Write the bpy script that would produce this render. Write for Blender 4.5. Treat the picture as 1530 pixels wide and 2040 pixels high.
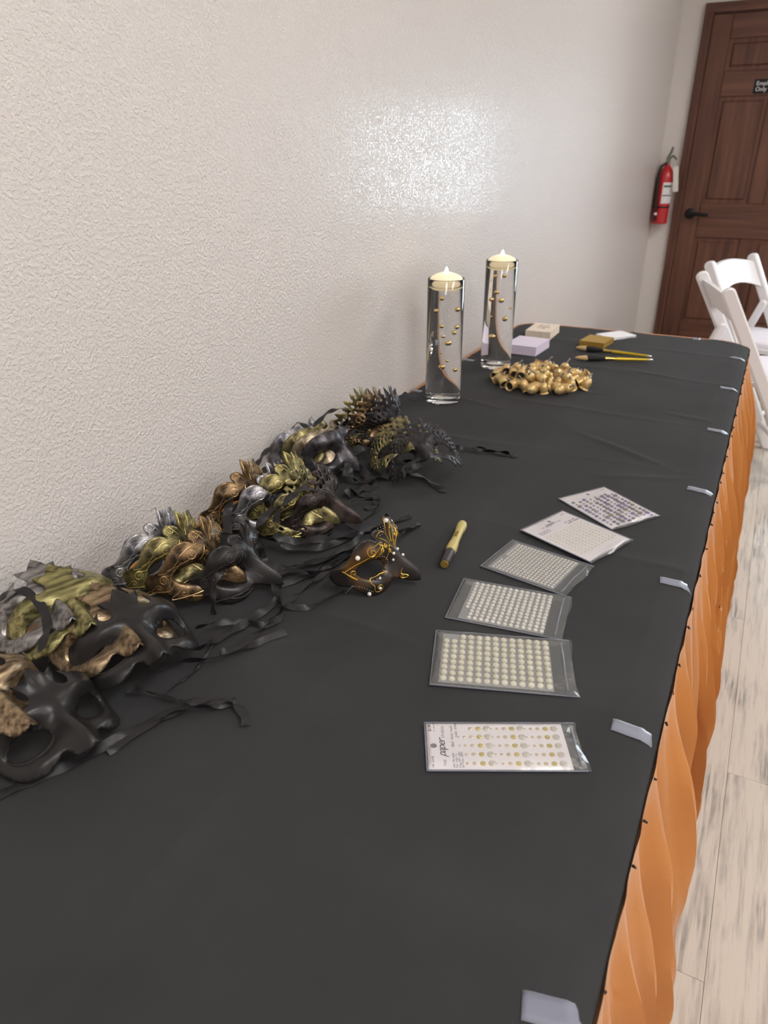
import bpy, bmesh, math, random
from mathutils import Vector, Matrix, Quaternion
from mathutils.geometry import delaunay_2d_cdt

for o in list(bpy.data.objects):
    bpy.data.objects.remove(o)
SC = bpy.context.scene
COL = SC.collection
random.seed(7)

# ---------------------------------------------------------------- camera (phone held over the near end of the table)
TT = .745                       # height of the table top
CAM_Z = 1.298
F_PX, PITCH, YAW, ROLL = 1428.1, math.radians(26.548), math.radians(27.334), math.radians(-.353)
fw = Vector((-math.sin(YAW) * math.cos(PITCH), math.cos(YAW) * math.cos(PITCH), -math.sin(PITCH)))
rt0 = Vector((math.cos(YAW), math.sin(YAW), 0)); up0 = rt0.cross(fw)
rt = rt0 * math.cos(ROLL) + up0 * math.sin(ROLL); up = up0 * math.cos(ROLL) - rt0 * math.sin(ROLL)
cam = bpy.data.cameras.new('camera'); cam_o = bpy.data.objects.new('camera', cam); COL.objects.link(cam_o)
cam.sensor_fit = 'HORIZONTAL'; cam.sensor_width = 36; cam.lens = F_PX / 1530 * 36; cam.clip_start = .02
cam_o.matrix_world = Matrix(((rt.x, up.x, -fw.x, 0), (rt.y, up.y, -fw.y, 0), (rt.z, up.z, -fw.z, CAM_Z), (0, 0, 0, 1)))
cam.dof.use_dof = True; cam.dof.focus_distance = .95; cam.dof.aperture_fstop = 11
SC.camera = cam_o

# ---------------------------------------------------------------- world, daylight at the window, exposure
XL, XR, YF, YN = -.7675, -.0076, 2.595, -.02     # table edges
WX, BY = -.7785, 5.48                            # wall faces
WIN = (.40, 1.62, .86, 1.66)                     # window in the far wall: x0, x1, z0, z1
world = bpy.data.worlds.new('sky'); SC.world = world; world.use_nodes = True
bg = world.node_tree.nodes['Background']; bg.inputs[0].default_value = (.72, .86, 1, 1); bg.inputs[1].default_value = 1.2
def area(name, loc, rot, sx, sy, power, colr):
    l = bpy.data.lights.new(name, 'AREA'); l.shape = 'RECTANGLE'; l.size = sx; l.size_y = sy; l.energy = power; l.color = colr
    o = bpy.data.objects.new(name, l); COL.objects.link(o); o.location = loc; o.rotation_euler = rot
    return o
area('window_daylight', ((WIN[0] + WIN[1]) / 2, BY + .10, (WIN[2] + WIN[3]) / 2), (math.radians(-90), 0, 0), WIN[1] - WIN[0] - .08, WIN[3] - WIN[2] - .08, 15.5, (.74, .89, 1))
LAMP_W = 7.0                                     # emission of the ceiling panels
SC.view_settings.view_transform = 'Standard'; SC.view_settings.look = 'None'
SC.view_settings.gamma = 1; SC.view_settings.use_curve_mapping = False
SC.view_settings.exposure = 1.08

# ---------------------------------------------------------------- helpers
def ray(px, py):
    return fw + rt * ((px - 765) / F_PX) + up * ((1020 - py) / F_PX)
def T(px, py, z=0.0):
    """point at height z above the table cloth that is seen at a pixel of the photograph"""
    d = ray(px, py); zz = TT + .0018 + z
    return Vector((0, 0, CAM_Z)) + d * ((CAM_Z - zz) / -d.z)

class MB:
    def __init__(s): s.v = []; s.f = []; s.uv = None
    def box(s, x0, x1, y0, y1, z0, z1):
        b = len(s.v)
        s.v += [(x, y, z) for z in (z0, z1) for y in (y0, y1) for x in (x0, x1)]
        s.f += [tuple(b + i for i in q) for q in ((0, 2, 3, 1), (4, 5, 7, 6), (0, 1, 5, 4), (2, 6, 7, 3), (0, 4, 6, 2), (1, 3, 7, 5))]
        return s
    def cbox(s, x0, x1, y0, y1, z0, z1, c):
        """box with chamfered top edges"""
        b = len(s.v)
        s.v += [(x0, y0, z0), (x1, y0, z0), (x1, y1, z0), (x0, y1, z0), (x0, y0, z1 - c), (x1, y0, z1 - c), (x1, y1, z1 - c), (x0, y1, z1 - c),
                (x0 + c, y0 + c, z1), (x1 - c, y0 + c, z1), (x1 - c, y1 - c, z1), (x0 + c, y1 - c, z1)]
        q = [(0, 3, 2, 1), (8, 9, 10, 11)]
        for i in range(4):
            j = (i + 1) % 4; q += [(i, j, 4 + j, 4 + i), (4 + i, 4 + j, 8 + j, 8 + i)]
        s.f += [tuple(b + i for i in k) for k in q]
        return s
    def lathe(s, prof, n=32, c=(0, 0, 0), close=True):
        b = len(s.v); m = len(prof)
        for r, z in prof:
            for k in range(n):
                a = 2 * math.pi * k / n
                s.v.append((c[0] + r * math.cos(a), c[1] + r * math.sin(a), c[2] + z))
        for i in range(m - 1):
            for k in range(n):
                k2 = (k + 1) % n
                s.f.append((b + i * n + k, b + i * n + k2, b + (i + 1) * n + k2, b + (i + 1) * n + k))
        if close:
            s.f.append(tuple(b + k for k in reversed(range(n)))); s.f.append(tuple(b + (m - 1) * n + k for k in range(n)))
        return s
    def tube(s, pts, rad, n=8, cap=True):
        pts = [Vector(p) for p in pts]; b = len(s.v); m = len(pts)
        ref = None
        for i, p in enumerate(pts):
            t = (pts[min(i + 1, m - 1)] - pts[max(i - 1, 0)]).normalized()
            if ref is None:
                ref = Vector((0, 0, 1)) if abs(t.z) < .9 else Vector((1, 0, 0))
            x = ref - t * ref.dot(t)
            if x.length < 1e-6: x = t.orthogonal()
            x.normalize(); y = t.cross(x); ref = x
            r = rad[i] if isinstance(rad, (list, tuple)) else rad
            for k in range(n):
                a = 2 * math.pi * k / n
                s.v.append(tuple(p + x * (r * math.cos(a)) + y * (r * math.sin(a))))
        for i in range(m - 1):
            for k in range(n):
                k2 = (k + 1) % n
                s.f.append((b + i * n + k, b + i * n + k2, b + (i + 1) * n + k2, b + (i + 1) * n + k))
        if cap:
            s.f.append(tuple(b + k for k in reversed(range(n)))); s.f.append(tuple(b + (m - 1) * n + k for k in range(n)))
        return s
    def grid(s, nu, nv, fn):
        b = len(s.v)
        for j in range(nv + 1):
            for i in range(nu + 1):
                s.v.append(tuple(fn(i / nu, j / nv)))
        w = nu + 1
        for j in range(nv):
            for i in range(nu):
                s.f.append((b + j * w + i, b + j * w + i + 1, b + (j + 1) * w + i + 1, b + (j + 1) * w + i))
        return s
    def prism(s, poly, z0, z1):
        b = len(s.v); n = len(poly)
        s.v += [(x, y, z0) for x, y in poly] + [(x, y, z1) for x, y in poly]
        s.f.append(tuple(b + k for k in reversed(range(n)))); s.f.append(tuple(b + n + k for k in range(n)))
        for k in range(n):
            k2 = (k + 1) % n; s.f.append((b + k, b + k2, b + n + k2, b + n + k))
        return s
    def sphere(s, r, c=(0, 0, 0), nu=12, nv=8, sz=1.0):
        prof = [(max(1e-5, r * math.sin(math.pi * j / nv)), -r * sz * math.cos(math.pi * j / nv)) for j in range(nv + 1)]
        return s.lathe(prof, nu, c)
    def xf(s, m, start=0):
        s.v = s.v[:start] + [tuple(m @ Vector(p)) for p in s.v[start:]]
        return s
    def mesh(s, name, smooth=True):
        me = bpy.data.meshes.new(name); me.from_pydata(s.v, [], s.f); me.update()
        if smooth:
            me.polygons.foreach_set('use_smooth', [True] * len(me.polygons))
            try: me.set_sharp_from_angle(angle=math.radians(38))
            except Exception: pass
        return me
    def build(s, name, mat, parent=None, smooth=True):
        return obj(name, s.mesh(name, smooth), mat, parent)

def obj(name, me, mat, parent=None):
    o = bpy.data.objects.new(name, me); COL.objects.link(o)
    if mat is not None and not me.materials: me.materials.append(mat)
    if parent is not None: o.parent = parent
    return o
def tag(o, label=None, cat=None, group=None, kind=None):
    if label: o['label'] = label
    if cat: o['category'] = cat
    if group: o['group'] = group
    if kind: o['kind'] = kind
    return o
def empty(name, loc=(0, 0, 0), rz=0.0):
    o = bpy.data.objects.new(name, None); COL.objects.link(o); o.empty_display_size = .05
    o.location = loc; o.rotation_euler = (0, 0, rz)
    return o
def struct(o): o['kind'] = 'structure'; return o

def rounded_rect(x0, x1, y0, y1, r, n=6):
    out = []
    for cx, cy, a0 in ((x1 - r, y0 + r, -90), (x1 - r, y1 - r, 0), (x0 + r, y1 - r, 90), (x0 + r, y0 + r, 180)):
        for k in range(n + 1):
            a = math.radians(a0 + 90 * k / n); out.append((cx + r * math.cos(a), cy + r * math.sin(a)))
    return out

# ---------------------------------------------------------------- materials
def lin(r, g, b):
    f = lambda c: (c / 255 / 12.92) if c / 255 <= .04045 else ((c / 255 + .055) / 1.055) ** 2.4
    return (f(r), f(g), f(b), 1)
def M(name, col, rough=.5, metal=0.0, var=.0, col2=None, scale=20, stretch=(1, 1, 1), bump=0.0, bscale=60, spec=.5, emit=None, estr=0, sub=0, sheen=0, trans=0, ior=1.45, coat=0, detail=4, ramp=(.35, .65)):
    m = bpy.data.materials.new(name); m.use_nodes = True
    nt = m.node_tree; P = nt.nodes['Principled BSDF']; N = nt.nodes.new; L = nt.links.new
    P.inputs['Base Color'].default_value = col; P.inputs['Roughness'].default_value = rough; P.inputs['Metallic'].default_value = metal
    P.inputs['Specular IOR Level'].default_value = spec; P.inputs['IOR'].default_value = ior
    if trans: P.inputs['Transmission Weight'].default_value = trans
    if coat: P.inputs['Coat Weight'].default_value = coat; P.inputs['Coat Roughness'].default_value = .15
    if sheen: P.inputs['Sheen Weight'].default_value = sheen; P.inputs['Sheen Roughness'].default_value = .5
    if sub: P.inputs['Subsurface Weight'].default_value = sub; P.inputs['Subsurface Radius'].default_value = (.01, .006, .004)
    if emit: P.inputs['Emission Color'].default_value = emit; P.inputs['Emission Strength'].default_value = estr
    tc = N('ShaderNodeTexCoord'); mp = N('ShaderNodeMapping'); mp.inputs['Scale'].default_value = stretch
    L(tc.outputs['Object'], mp.inputs['Vector'])
    if col2:
        nz = N('ShaderNodeTexNoise'); nz.inputs['Scale'].default_value = scale; nz.inputs['Detail'].default_value = detail
        L(mp.outputs[0], nz.inputs['Vector'])
        cr_ = N('ShaderNodeValToRGB'); cr_.color_ramp.elements[0].position = ramp[0]; cr_.color_ramp.elements[1].position = ramp[1]
        cr_.color_ramp.elements[0].color = col; cr_.color_ramp.elements[1].color = col2
        L(nz.outputs['Fac'], cr_.inputs[0]); L(cr_.outputs[0], P.inputs['Base Color'])
    if bump:
        n2 = N('ShaderNodeTexNoise'); n2.inputs['Scale'].default_value = bscale; n2.inputs['Detail'].default_value = 3
        L(mp.outputs[0], n2.inputs['Vector'])
        bp = N('ShaderNodeBump'); bp.inputs['Strength'].default_value = 1; bp.inputs['Distance'].default_value = bump
        L(n2.outputs['Fac'], bp.inputs['Height']); L(bp.outputs[0], P.inputs['Normal'])
    return m
def film(name, col, a_diff, a_gloss, rough=.12, bump=0.0, bscale=30):
    """thin clear plastic: mostly see-through, a little milky, a little glossy"""
    m = bpy.data.materials.new(name); m.use_nodes = True; nt = m.node_tree; nt.nodes.clear(); N = nt.nodes.new; L = nt.links.new
    out = N('ShaderNodeOutputMaterial'); tr = N('ShaderNodeBsdfTransparent'); df = N('ShaderNodeBsdfDiffuse'); gl = N('ShaderNodeBsdfGlossy')
    tr.inputs[0].default_value = (.97, .97, .97, 1); df.inputs[0].default_value = col; gl.inputs['Roughness'].default_value = rough
    m1 = N('ShaderNodeMixShader'); m1.inputs[0].default_value = a_diff; L(tr.outputs[0], m1.inputs[1]); L(df.outputs[0], m1.inputs[2])
    fr = N('ShaderNodeFresnel'); fr.inputs[0].default_value = 1.4
    mt = N('ShaderNodeMath'); mt.operation = 'MULTIPLY_ADD'; mt.inputs[1].default_value = .8; mt.inputs[2].default_value = a_gloss; L(fr.outputs[0], mt.inputs[0])
    m2 = N('ShaderNodeMixShader'); L(mt.outputs[0], m2.inputs[0]); L(m1.outputs[0], m2.inputs[1]); L(gl.outputs[0], m2.inputs[2]); L(m2.outputs[0], out.inputs[0])
    if bump:
        tc = N('ShaderNodeTexCoord'); nz = N('ShaderNodeTexNoise'); nz.inputs['Scale'].default_value = bscale; L(tc.outputs['Object'], nz.inputs['Vector'])
        bp = N('ShaderNodeBump'); bp.inputs['Distance'].default_value = bump; L(nz.outputs['Fac'], bp.inputs['Height']); L(bp.outputs[0], gl.inputs['Normal'])
    return m

def M_glass(name, ior):
    m = bpy.data.materials.new(name); m.use_nodes = True; nt = m.node_tree; nt.nodes.clear()
    o = nt.nodes.new('ShaderNodeOutputMaterial'); g = nt.nodes.new('ShaderNodeBsdfGlass'); g.inputs['Roughness'].default_value = 0; g.inputs['IOR'].default_value = ior
    nt.links.new(g.outputs[0], o.inputs[0]); return m
def wall_material():
    m = M('wall_paint', lin(224, 218, 214), rough=.13, spec=.5)
    nt = m.node_tree; P = nt.nodes['Principled BSDF']; N = nt.nodes.new; L = nt.links.new
    tc = N('ShaderNodeTexCoord')
    n1 = N('ShaderNodeTexNoise'); n1.inputs['Scale'].default_value = 190; n1.inputs['Detail'].default_value = 2.5; n1.inputs['Roughness'].default_value = .5
    n2 = N('ShaderNodeTexNoise'); n2.inputs['Scale'].default_value = 80; n2.inputs['Detail'].default_value = 2
    r1 = N('ShaderNodeMapRange'); r1.interpolation_type = 'SMOOTHSTEP'; r1.inputs[1].default_value = .38; r1.inputs[2].default_value = .66
    L(tc.outputs['Object'], n1.inputs['Vector']); L(tc.outputs['Object'], n2.inputs['Vector']); L(n1.outputs['Fac'], r1.inputs[0])
    mx = N('ShaderNodeMath'); mx.operation = 'MULTIPLY_ADD'; mx.inputs[1].default_value = .6; L(n2.outputs['Fac'], mx.inputs[0]); L(r1.outputs[0], mx.inputs[2])
    bp = N('ShaderNodeBump'); bp.inputs['Distance'].default_value = .0009; bp.inputs['Strength'].default_value = .8
    L(mx.outputs[0], bp.inputs['Height']); L(bp.outputs[0], P.inputs['Normal'])
    return m
def plank_material():
    m = M('whitewashed_plank', lin(205, 192, 176), rough=.42)
    nt = m.node_tree; P = nt.nodes['Principled BSDF']; N = nt.nodes.new; L = nt.links.new
    tc = N('ShaderNodeTexCoord'); oi = N('ShaderNodeObjectInfo'); ad = N('ShaderNodeVectorMath'); ad.operation = 'ADD'
    mu = N('ShaderNodeMath'); mu.operation = 'MULTIPLY'; mu.inputs[1].default_value = 37.; L(oi.outputs['Random'], mu.inputs[0])
    L(tc.outputs['Object'], ad.inputs[0]); L(mu.outputs[0], ad.inputs[1])
    mp = N('ShaderNodeMapping'); mp.inputs['Scale'].default_value = (1, .05, 1); L(ad.outputs[0], mp.inputs[0])
    mp2 = N('ShaderNodeMapping'); mp2.inputs['Scale'].default_value = (1, .30, 1); L(ad.outputs[0], mp2.inputs[0])
    n1 = N('ShaderNodeTexNoise'); n1.inputs['Scale'].default_value = 80; n1.inputs['Detail'].default_value = 7; n1.inputs['Roughness'].default_value = .7; L(mp.outputs[0], n1.inputs['Vector'])
    n2 = N('ShaderNodeTexNoise'); n2.inputs['Scale'].default_value = 16; n2.inputs['Detail'].default_value = 4; L(mp2.outputs[0], n2.inputs['Vector'])
    c1 = N('ShaderNodeValToRGB'); e = c1.color_ramp.elements; e[0].position = .30; e[0].color = lin(158, 148, 138); e[1].position = .50; e[1].color = lin(196, 185, 172)
    L(n1.outputs['Fac'], c1.inputs[0])
    c2 = N('ShaderNodeValToRGB'); e = c2.color_ramp.elements; e[0].position = .50; e[0].color = (0, 0, 0, 1); e[1].position = .68; e[1].color = (1, 1, 1, 1); L(n2.outputs['Fac'], c2.inputs[0])
    n3 = N('ShaderNodeTexNoise'); n3.inputs['Scale'].default_value = 130; n3.inputs['Detail'].default_value = 6; L(mp.outputs[0], n3.inputs['Vector'])
    c3 = N('ShaderNodeValToRGB'); e = c3.color_ramp.elements; e[0].position = .42; e[0].color = (0, 0, 0, 1); e[1].position = .60; e[1].color = (1, 1, 1, 1); L(n3.outputs['Fac'], c3.inputs[0])
    mm = N('ShaderNodeMath'); mm.operation = 'MULTIPLY'; L(c2.outputs[0], mm.inputs[0]); L(c3.outputs[0], mm.inputs[1])
    mix = N('ShaderNodeMix'); mix.data_type = 'RGBA'; L(mm.outputs[0], mix.inputs[0]); L(c1.outputs[0], mix.inputs[6]); mix.inputs[7].default_value = lin(126, 119, 113)
    L(mix.outputs[2], P.inputs['Base Color'])
    return m

m_wall = wall_material(); m_plank = plank_material()
m_ceil = M('ceiling_paint', lin(235, 232, 226), .8)
m_subfloor = M('floor_joint', lin(150, 136, 122), .8)
m_lamp = M('lamp_diffuser', (1, 1, 1, 1), .6, emit=(1, .98, .962, 1), estr=LAMP_W)
m_white = M('white_paint', lin(232, 232, 232), .45)
m_wood = M('stained_wood', lin(112, 74, 58), .42, col2=lin(78, 48, 38), scale=26, stretch=(1, 1, .07), bump=.0006, bscale=60, ramp=(.32, .68))
m_woodh = M('stained_wood_rail', lin(112, 74, 58), .42, col2=lin(80, 50, 39), scale=26, stretch=(.07, 1, 1), bump=.0006, bscale=60, ramp=(.32, .68))
m_black = M('black_metal', lin(22, 21, 23), .4, metal=.3)
m_cloth = M('black_cloth', lin(57, 57, 58), .92, col2=lin(52, 52, 53), scale=7, bump=.00018, bscale=900, spec=.12, sheen=.05)
m_orange = M('orange_cloth', lin(194, 128, 66), .85, col2=lin(184, 118, 57), scale=5, bump=.0003, bscale=500, spec=.15, sheen=.25)
m_satin = M('black_satin', lin(30, 29, 30), .42, col2=lin(38, 36, 38), scale=40, spec=.45, bump=.0004, bscale=120)
m_tape = film('clear_tape', lin(150, 152, 168), .62, .0, .4)
m_bag = film('clear_bag', lin(240, 242, 242), .06, .005, .08, .0010, 40)
m_back = film('clear_backing', lin(215, 212, 214), .48, .0, .2)
m_glass = M('clear_glass', (1, 1, 1, 1), .0, trans=1, ior=1.47)
m_water = M('water', (.98, .99, 1, 1), .0, trans=1, ior=1.333)
m_wax = M('candle_wax', lin(250, 240, 214), .45, sub=.4, emit=lin(255, 226, 170), estr=.18)  # faint warm emission puts the glow of the flame into the wax itself
m_flame = M('flame', (1, .85, .6, 1), .5, emit=(1, .82, .52, 1), estr=14)
m_goldbead = M('gold_bead', lin(228, 198, 134), .22, metal=1)
m_goldbell = M('gold_paint_pod', lin(232, 204, 146), .34, metal=.42, col2=lin(200, 164, 104), scale=90)
m_hollow = M('pod_hollow', lin(52, 48, 46), .7)
m_stem = M('pod_stem', lin(150, 142, 130), .6)
m_pearl = M('pearl', lin(236, 232, 222), .22, spec=.6, coat=.4)
m_card = M('card_stock', lin(238, 232, 234), .6)
m_ink = M('print_ink', lin(40, 38, 40), .7)
# ---------------------------------------------------------------- mask outlines (metres, mask lying flat, y towards the brow)
def cr(pts, n=6):
    out = []
    m = len(pts)
    for i in range(m - 1):
        p0 = pts[max(i - 1, 0)]; p1 = pts[i]; p2 = pts[i + 1]; p3 = pts[min(i + 2, m - 1)]
        for k in range(n):
            t = k / n
            out.append(tuple(0.5 * (2 * b + (c - a) * t + (2 * a - 5 * b + 4 * c - d) * t * t + (3 * b - a - 3 * c + d) * t ** 3)
                             for a, b, c, d in zip(p0, p1, p2, p3)))
    out.append(tuple(pts[-1]))
    return out

def half_to_outline(segs):
    """segs: smooth runs joined at sharp corners, from the top centre round the right side to the nose, in cm"""
    h = []
    for s in segs:
        c = cr([(x * .01, y * .01) for x, y in s], 5) if len(s) > 2 else [(x * .01, y * .01) for x, y in s]
        if len(s) == 2:
            (x0, y0), (x1, y1) = c
            c = [(x0 + (x1 - x0) * k / 3, y0 + (y1 - y0) * k / 3) for k in range(4)]
        h += c if not h else c[1:]
    left = [(-x, y) for x, y in reversed(h) if abs(x) > 1e-6]
    return h + left

def ell(cx, cy, a, b, rot=0., n=18, p=1.0):
    out = []
    for k in range(n):
        t = 2 * math.pi * k / n
        x = a * math.cos(t); y = b * math.copysign(abs(math.sin(t)) ** p, math.sin(t))
        out.append((cx + x * math.cos(rot) - y * math.sin(rot), cy + x * math.sin(rot) + y * math.cos(rot)))
    return out

def drop(cx, cy, a, b, rot, n=10):
    """leaf shaped cut-out pointing along rot"""
    out = []
    for k in range(n):
        t = 2 * math.pi * k / n
        x = a * math.cos(t); y = b * math.sin(t) * (1 - .55 * math.cos(t))
        out.append((cx + x * math.cos(rot) - y * math.sin(rot), cy + x * math.sin(rot) + y * math.cos(rot)))
    return out

def sym(hs):
    return hs + [[(-x, y) for x, y in reversed(h)] for h in hs]

def mask_plan(kind):
    eye = ell(.044, .001, .0255, .0155, .16, 26, 1.12)
    holes = []
    if kind == 'leaf':
        segs = [[(0, 8.0), (.9, 6.6), (1.2, 6.1)], [(1.2, 6.1), (2.5, 6.9)], [(2.5, 6.9), (2.3, 5.9), (1.9, 5.1), (1.8, 4.4), (2.3, 3.8), (3.0, 3.9), (3.4, 4.5), (3.3, 5.2), (3.0, 5.9)],
                [(3.0, 5.9), (4.2, 5.1), (5.8, 4.7), (7.4, 4.5), (8.8, 4.9), (10.3, 5.9)], [(10.3, 5.9), (10.1, 4.4), (9.8, 3.6)], [(9.8, 3.6), (10.9, 3.0)],
                [(10.9, 3.0), (9.9, 1.8), (9.3, .2), (8.4, -1.8), (7.0, -3.2), (5.2, -3.9), (3.6, -3.7), (2.5, -3.1), (1.9, -3.4)], [(1.9, -3.4), (1.4, -4.6)], [(1.4, -4.6), (.5, -4.9), (0, -4.6)]]
        lm = dict(crown=(0, .08), nose=(0, -.046), wl=(-.103, .059), wr=(.103, .059), el=(-.044, .002), er=(.044, .002), cl=(-.084, -.018), cr=(.084, -.018), bl=(-.058, .047), br=(.058, .047))
    elif kind in ('swirl', 'gilt'):
        segs = [[(0, 7.8), (.8, 6.9), (1.0, 5.8), (.7, 4.6)], [(.7, 4.6), (1.2, 5.5), (2.1, 6.3), (3.1, 6.2), (3.5, 5.4), (3.2, 4.7)],
                [(3.2, 4.7), (4.6, 5.6), (6.2, 5.5), (7.6, 4.4), (8.6, 3.0), (9.8, 2.2), (11.2, 1.6), (11.8, .4), (11.2, -1.0), (9.8, -1.5), (8.4, -2.4), (6.8, -3.8), (5.0, -4.4), (3.4, -3.9), (2.3, -2.8), (1.5, -3.0), (.8, -3.7), (0, -4.0)]]
        lm = dict(crown=(0, .078), nose=(0, -.040), wl=(-.118, .004), wr=(.118, .004), el=(-.044, .002), er=(.044, .002), cl=(-.05, -.044), cr=(.05, -.044), bl=(-.053, .056), br=(.053, .056), ll=(-.022, .063))
    elif kind == 'crest':
        segs = [[(0, 8.8), (.9, 7.9)], [(.9, 7.9), (2.0, 8.0), (2.1, 7.0)], [(2.1, 7.0), (3.3, 6.9), (3.3, 6.0)], [(3.3, 6.0), (4.5, 5.8), (4.2, 4.9)],
                [(4.2, 4.9), (5.6, 5.1), (7.2, 4.2), (8.3, 2.8), (9.6, 2.2), (11.0, 1.6), (11.6, .4), (11.0, -1.0), (9.6, -1.5), (8.2, -2.4), (6.6, -3.6), (5.0, -4.1), (3.4, -3.7), (2.3, -2.8), (1.5, -3.0), (.8, -3.7), (0, -4.0)]]
        holes = sym([drop(.008, .070, .0075, .0036, 1.45), drop(.0195, .066, .0065, .0034, 1.1), drop(.030, .056, .0065, .0032, .8), drop(.008, .053, .0065, .0030, 1.4), drop(.0185, .050, .006, .0030, .9),
                     drop(.038, .048, .004, .0022, .4), drop(.078, .018, .007, .0030, -.6), drop(.088, .006, .006, .0028, -.2), drop(.076, -.008, .006, .0028, .6), drop(.066, .028, .006, .0026, -.5)])
        lm = dict(crown=(0, .088), nose=(0, -.040), wl=(-.116, .004), wr=(.116, .004), el=(-.044, .002), er=(.044, .002), cl=(-.05, -.041), cr=(.05, -.041), bl=(-.054, .047), br=(.054, .047))
    elif kind == 'plain':
        segs = [[(0, 4.6), (2.5, 5.2), (5.5, 5.2), (8.0, 4.2), (9.4, 2.2), (9.7, 0), (9.2, -2.2), (7.8, -4.0), (5.6, -4.8), (3.6, -4.3), (2.3, -3.3), (1.4, -4.2), (.7, -5.0), (0, -5.2)]]
        lm = dict(crown=(0, .046), nose=(0, -.052), wl=(-.097, 0), wr=(.097, 0), el=(-.044, .002), er=(.044, .002), cl=(-.056, -.048), cr=(.056, -.048), bl=(-.055, .052), br=(.055, .052))
    elif kind == 'lace':
        segs = [[(0, 9.6), (.6, 8.0)], [(.6, 8.0), (1.9, 9.0)], [(1.9, 9.0), (2.0, 7.4)], [(2.0, 7.4), (3.6, 8.0)], [(3.6, 8.0), (3.4, 6.5)], [(3.4, 6.5), (5.1, 6.8)], [(5.1, 6.8), (4.9, 5.6)],
                [(4.9, 5.6), (6.7, 5.7)], [(6.7, 5.7), (6.4, 4.6)], [(6.4, 4.6), (8.1, 4.3)], [(8.1, 4.3), (7.7, 3.4)], [(7.7, 3.4), (9.3, 2.8)], [(9.3, 2.8), (8.7, 2.0)], [(8.7, 2.0), (10.4, 1.2)], [(10.4, 1.2), (9.2, .5)],
                [(9.2, .5), (10.3, -.6)], [(10.3, -.6), (8.9, -1.0)], [(8.9, -1.0), (9.2, -2.3)], [(9.2, -2.3), (7.8, -2.3)], [(7.8, -2.3), (7.6, -3.8)], [(7.6, -3.8), (6.4, -3.4)], [(6.4, -3.4), (5.6, -4.6)],
                [(5.6, -4.6), (4.6, -3.8), (3.4, -3.5), (2.2, -2.9), (1.4, -3.8), (.7, -4.8), (0, -5.0)]]
        hs = []
        for r, n, a, b, off in ((.0262, 13, .0036, .0019, 0.), (.0345, 15, .0043, .0023, .2), (.0430, 16, .0046, .0026, 0.)):
            for k in range(n):
                t = -1.15 + k * (3.75 + .25) / n + off
                x = .044 + 1.12 * r * math.cos(t); y = .003 + .86 * r * math.sin(t)
                if x > .0165 + .004 and x < .098 and not (y < -.026) and (y < .05):
                    hs.append(drop(x, y, a, b, t))
        for x, y, a in ((.009, .080, 1.45), (.009, .064, 1.4), (.010, .050, 1.3), (.021, .076, 1.25), (.022, .060, 1.1), (.034, .066, 1.0), (.035, .053, .9), (.048, .058, .8), (.020, .044, .9)):
            hs.append(drop(x, y, .0055, .0026, a))
        for x, y, a in ((.060, -.034, -1.), (.072, -.025, -.7), (.05, -.033, -1.2)):
            hs.append(drop(x, y, .0042, .0022, a))
        holes = sym(hs)
        lm = dict(crown=(0, .096), nose=(0, -.05), wl=(-.104, .012), wr=(.104, .012), el=(-.044, .002), er=(.044, .002), cl=(-.056, -.046), cr=(.056, -.046), bl=(-.051, .068), br=(.051, .068))
    return half_to_outline(segs), sym([eye]), holes, lm

def mask_surf(kind, u, v):
    """flat plan point -> point on the moulded face"""
    R = .078
    a = u / R
    x = R * math.sin(a); z = R * (math.cos(a) - 1)
    au = abs(u)
    beak = .046 if kind in ('swirl', 'gilt', 'crest') else .030
    t = min(1., max(0., (.034 - v) / (.066 if beak > .04 else .076))); t = t * t * (3 - 2 * t)
    w = .011 + .10 * max(0, -v) * .9
    z += beak * t / (1 + (u / w) ** 2) ** 1.6
    z += .010 * math.exp(-((v - .028 - .06 * au) / .014) ** 2) * math.exp(-((au - .042) / .036) ** 2)
    z += .008 * math.exp(-((v + .026) / .014) ** 2) * math.exp(-((au - .048) / .026) ** 2)
    ex = (au - .044) * math.cos(.16) + (v - .002) * math.sin(.16); ey = -(au - .044) * math.sin(.16) + (v - .002) * math.cos(.16)
    rho = math.sqrt((ex / .0255) ** 2 + (ey / .0155) ** 2)
    z -= .005 * math.exp(-((rho - .9) / .55) ** 2) + .0045 * math.exp(-((rho - 1) / .13) ** 2)      # socket and rolled eye rim
    y = v
    if v > .045:
        d = v - .045
        z += -3.0 * d * d + .004 * math.sin(au * 150) * min(1, d / .02)
    if kind in ('swirl', 'gilt', 'crest') and au > .085:
        z += .004 * math.sin((au - .085) * 120)
    return (x, y, z)
# ================================================================ the room
def rbox(name, x0, x1, y0, y1, z0, z1, mat):
    return struct(MB().box(x0, x1, y0, y1, z0, z1).build(name, mat, smooth=False))
RX, RY, RZ = 4.6, -2.6, 2.75
rbox('wall_left', WX - .12, WX, RY - .12, BY + .12, 0, RZ, m_wall)
wb = MB()
wb.box(WX, WIN[0], BY, BY + .14, 0, RZ).box(WIN[1], RX, BY, BY + .14, 0, RZ).box(WIN[0], WIN[1], BY, BY + .14, 0, WIN[2]).box(WIN[0], WIN[1], BY, BY + .14, WIN[3], RZ)
struct(wb.build('wall_back', m_wall, smooth=False))
rbox('wall_right', RX, RX + .12, RY - .12, BY + .12, 0, RZ, m_wall)
rbox('wall_front', WX, RX, RY - .12, RY, 0, RZ, m_wall)
rbox('ceiling', WX - .12, RX + .12, RY - .12, BY + .12, RZ, RZ + .1, m_ceil)
floor = rbox('floor', WX - .12, RX + .12, RY - .12, BY + .12, -.1, -.006, m_subfloor)
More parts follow.
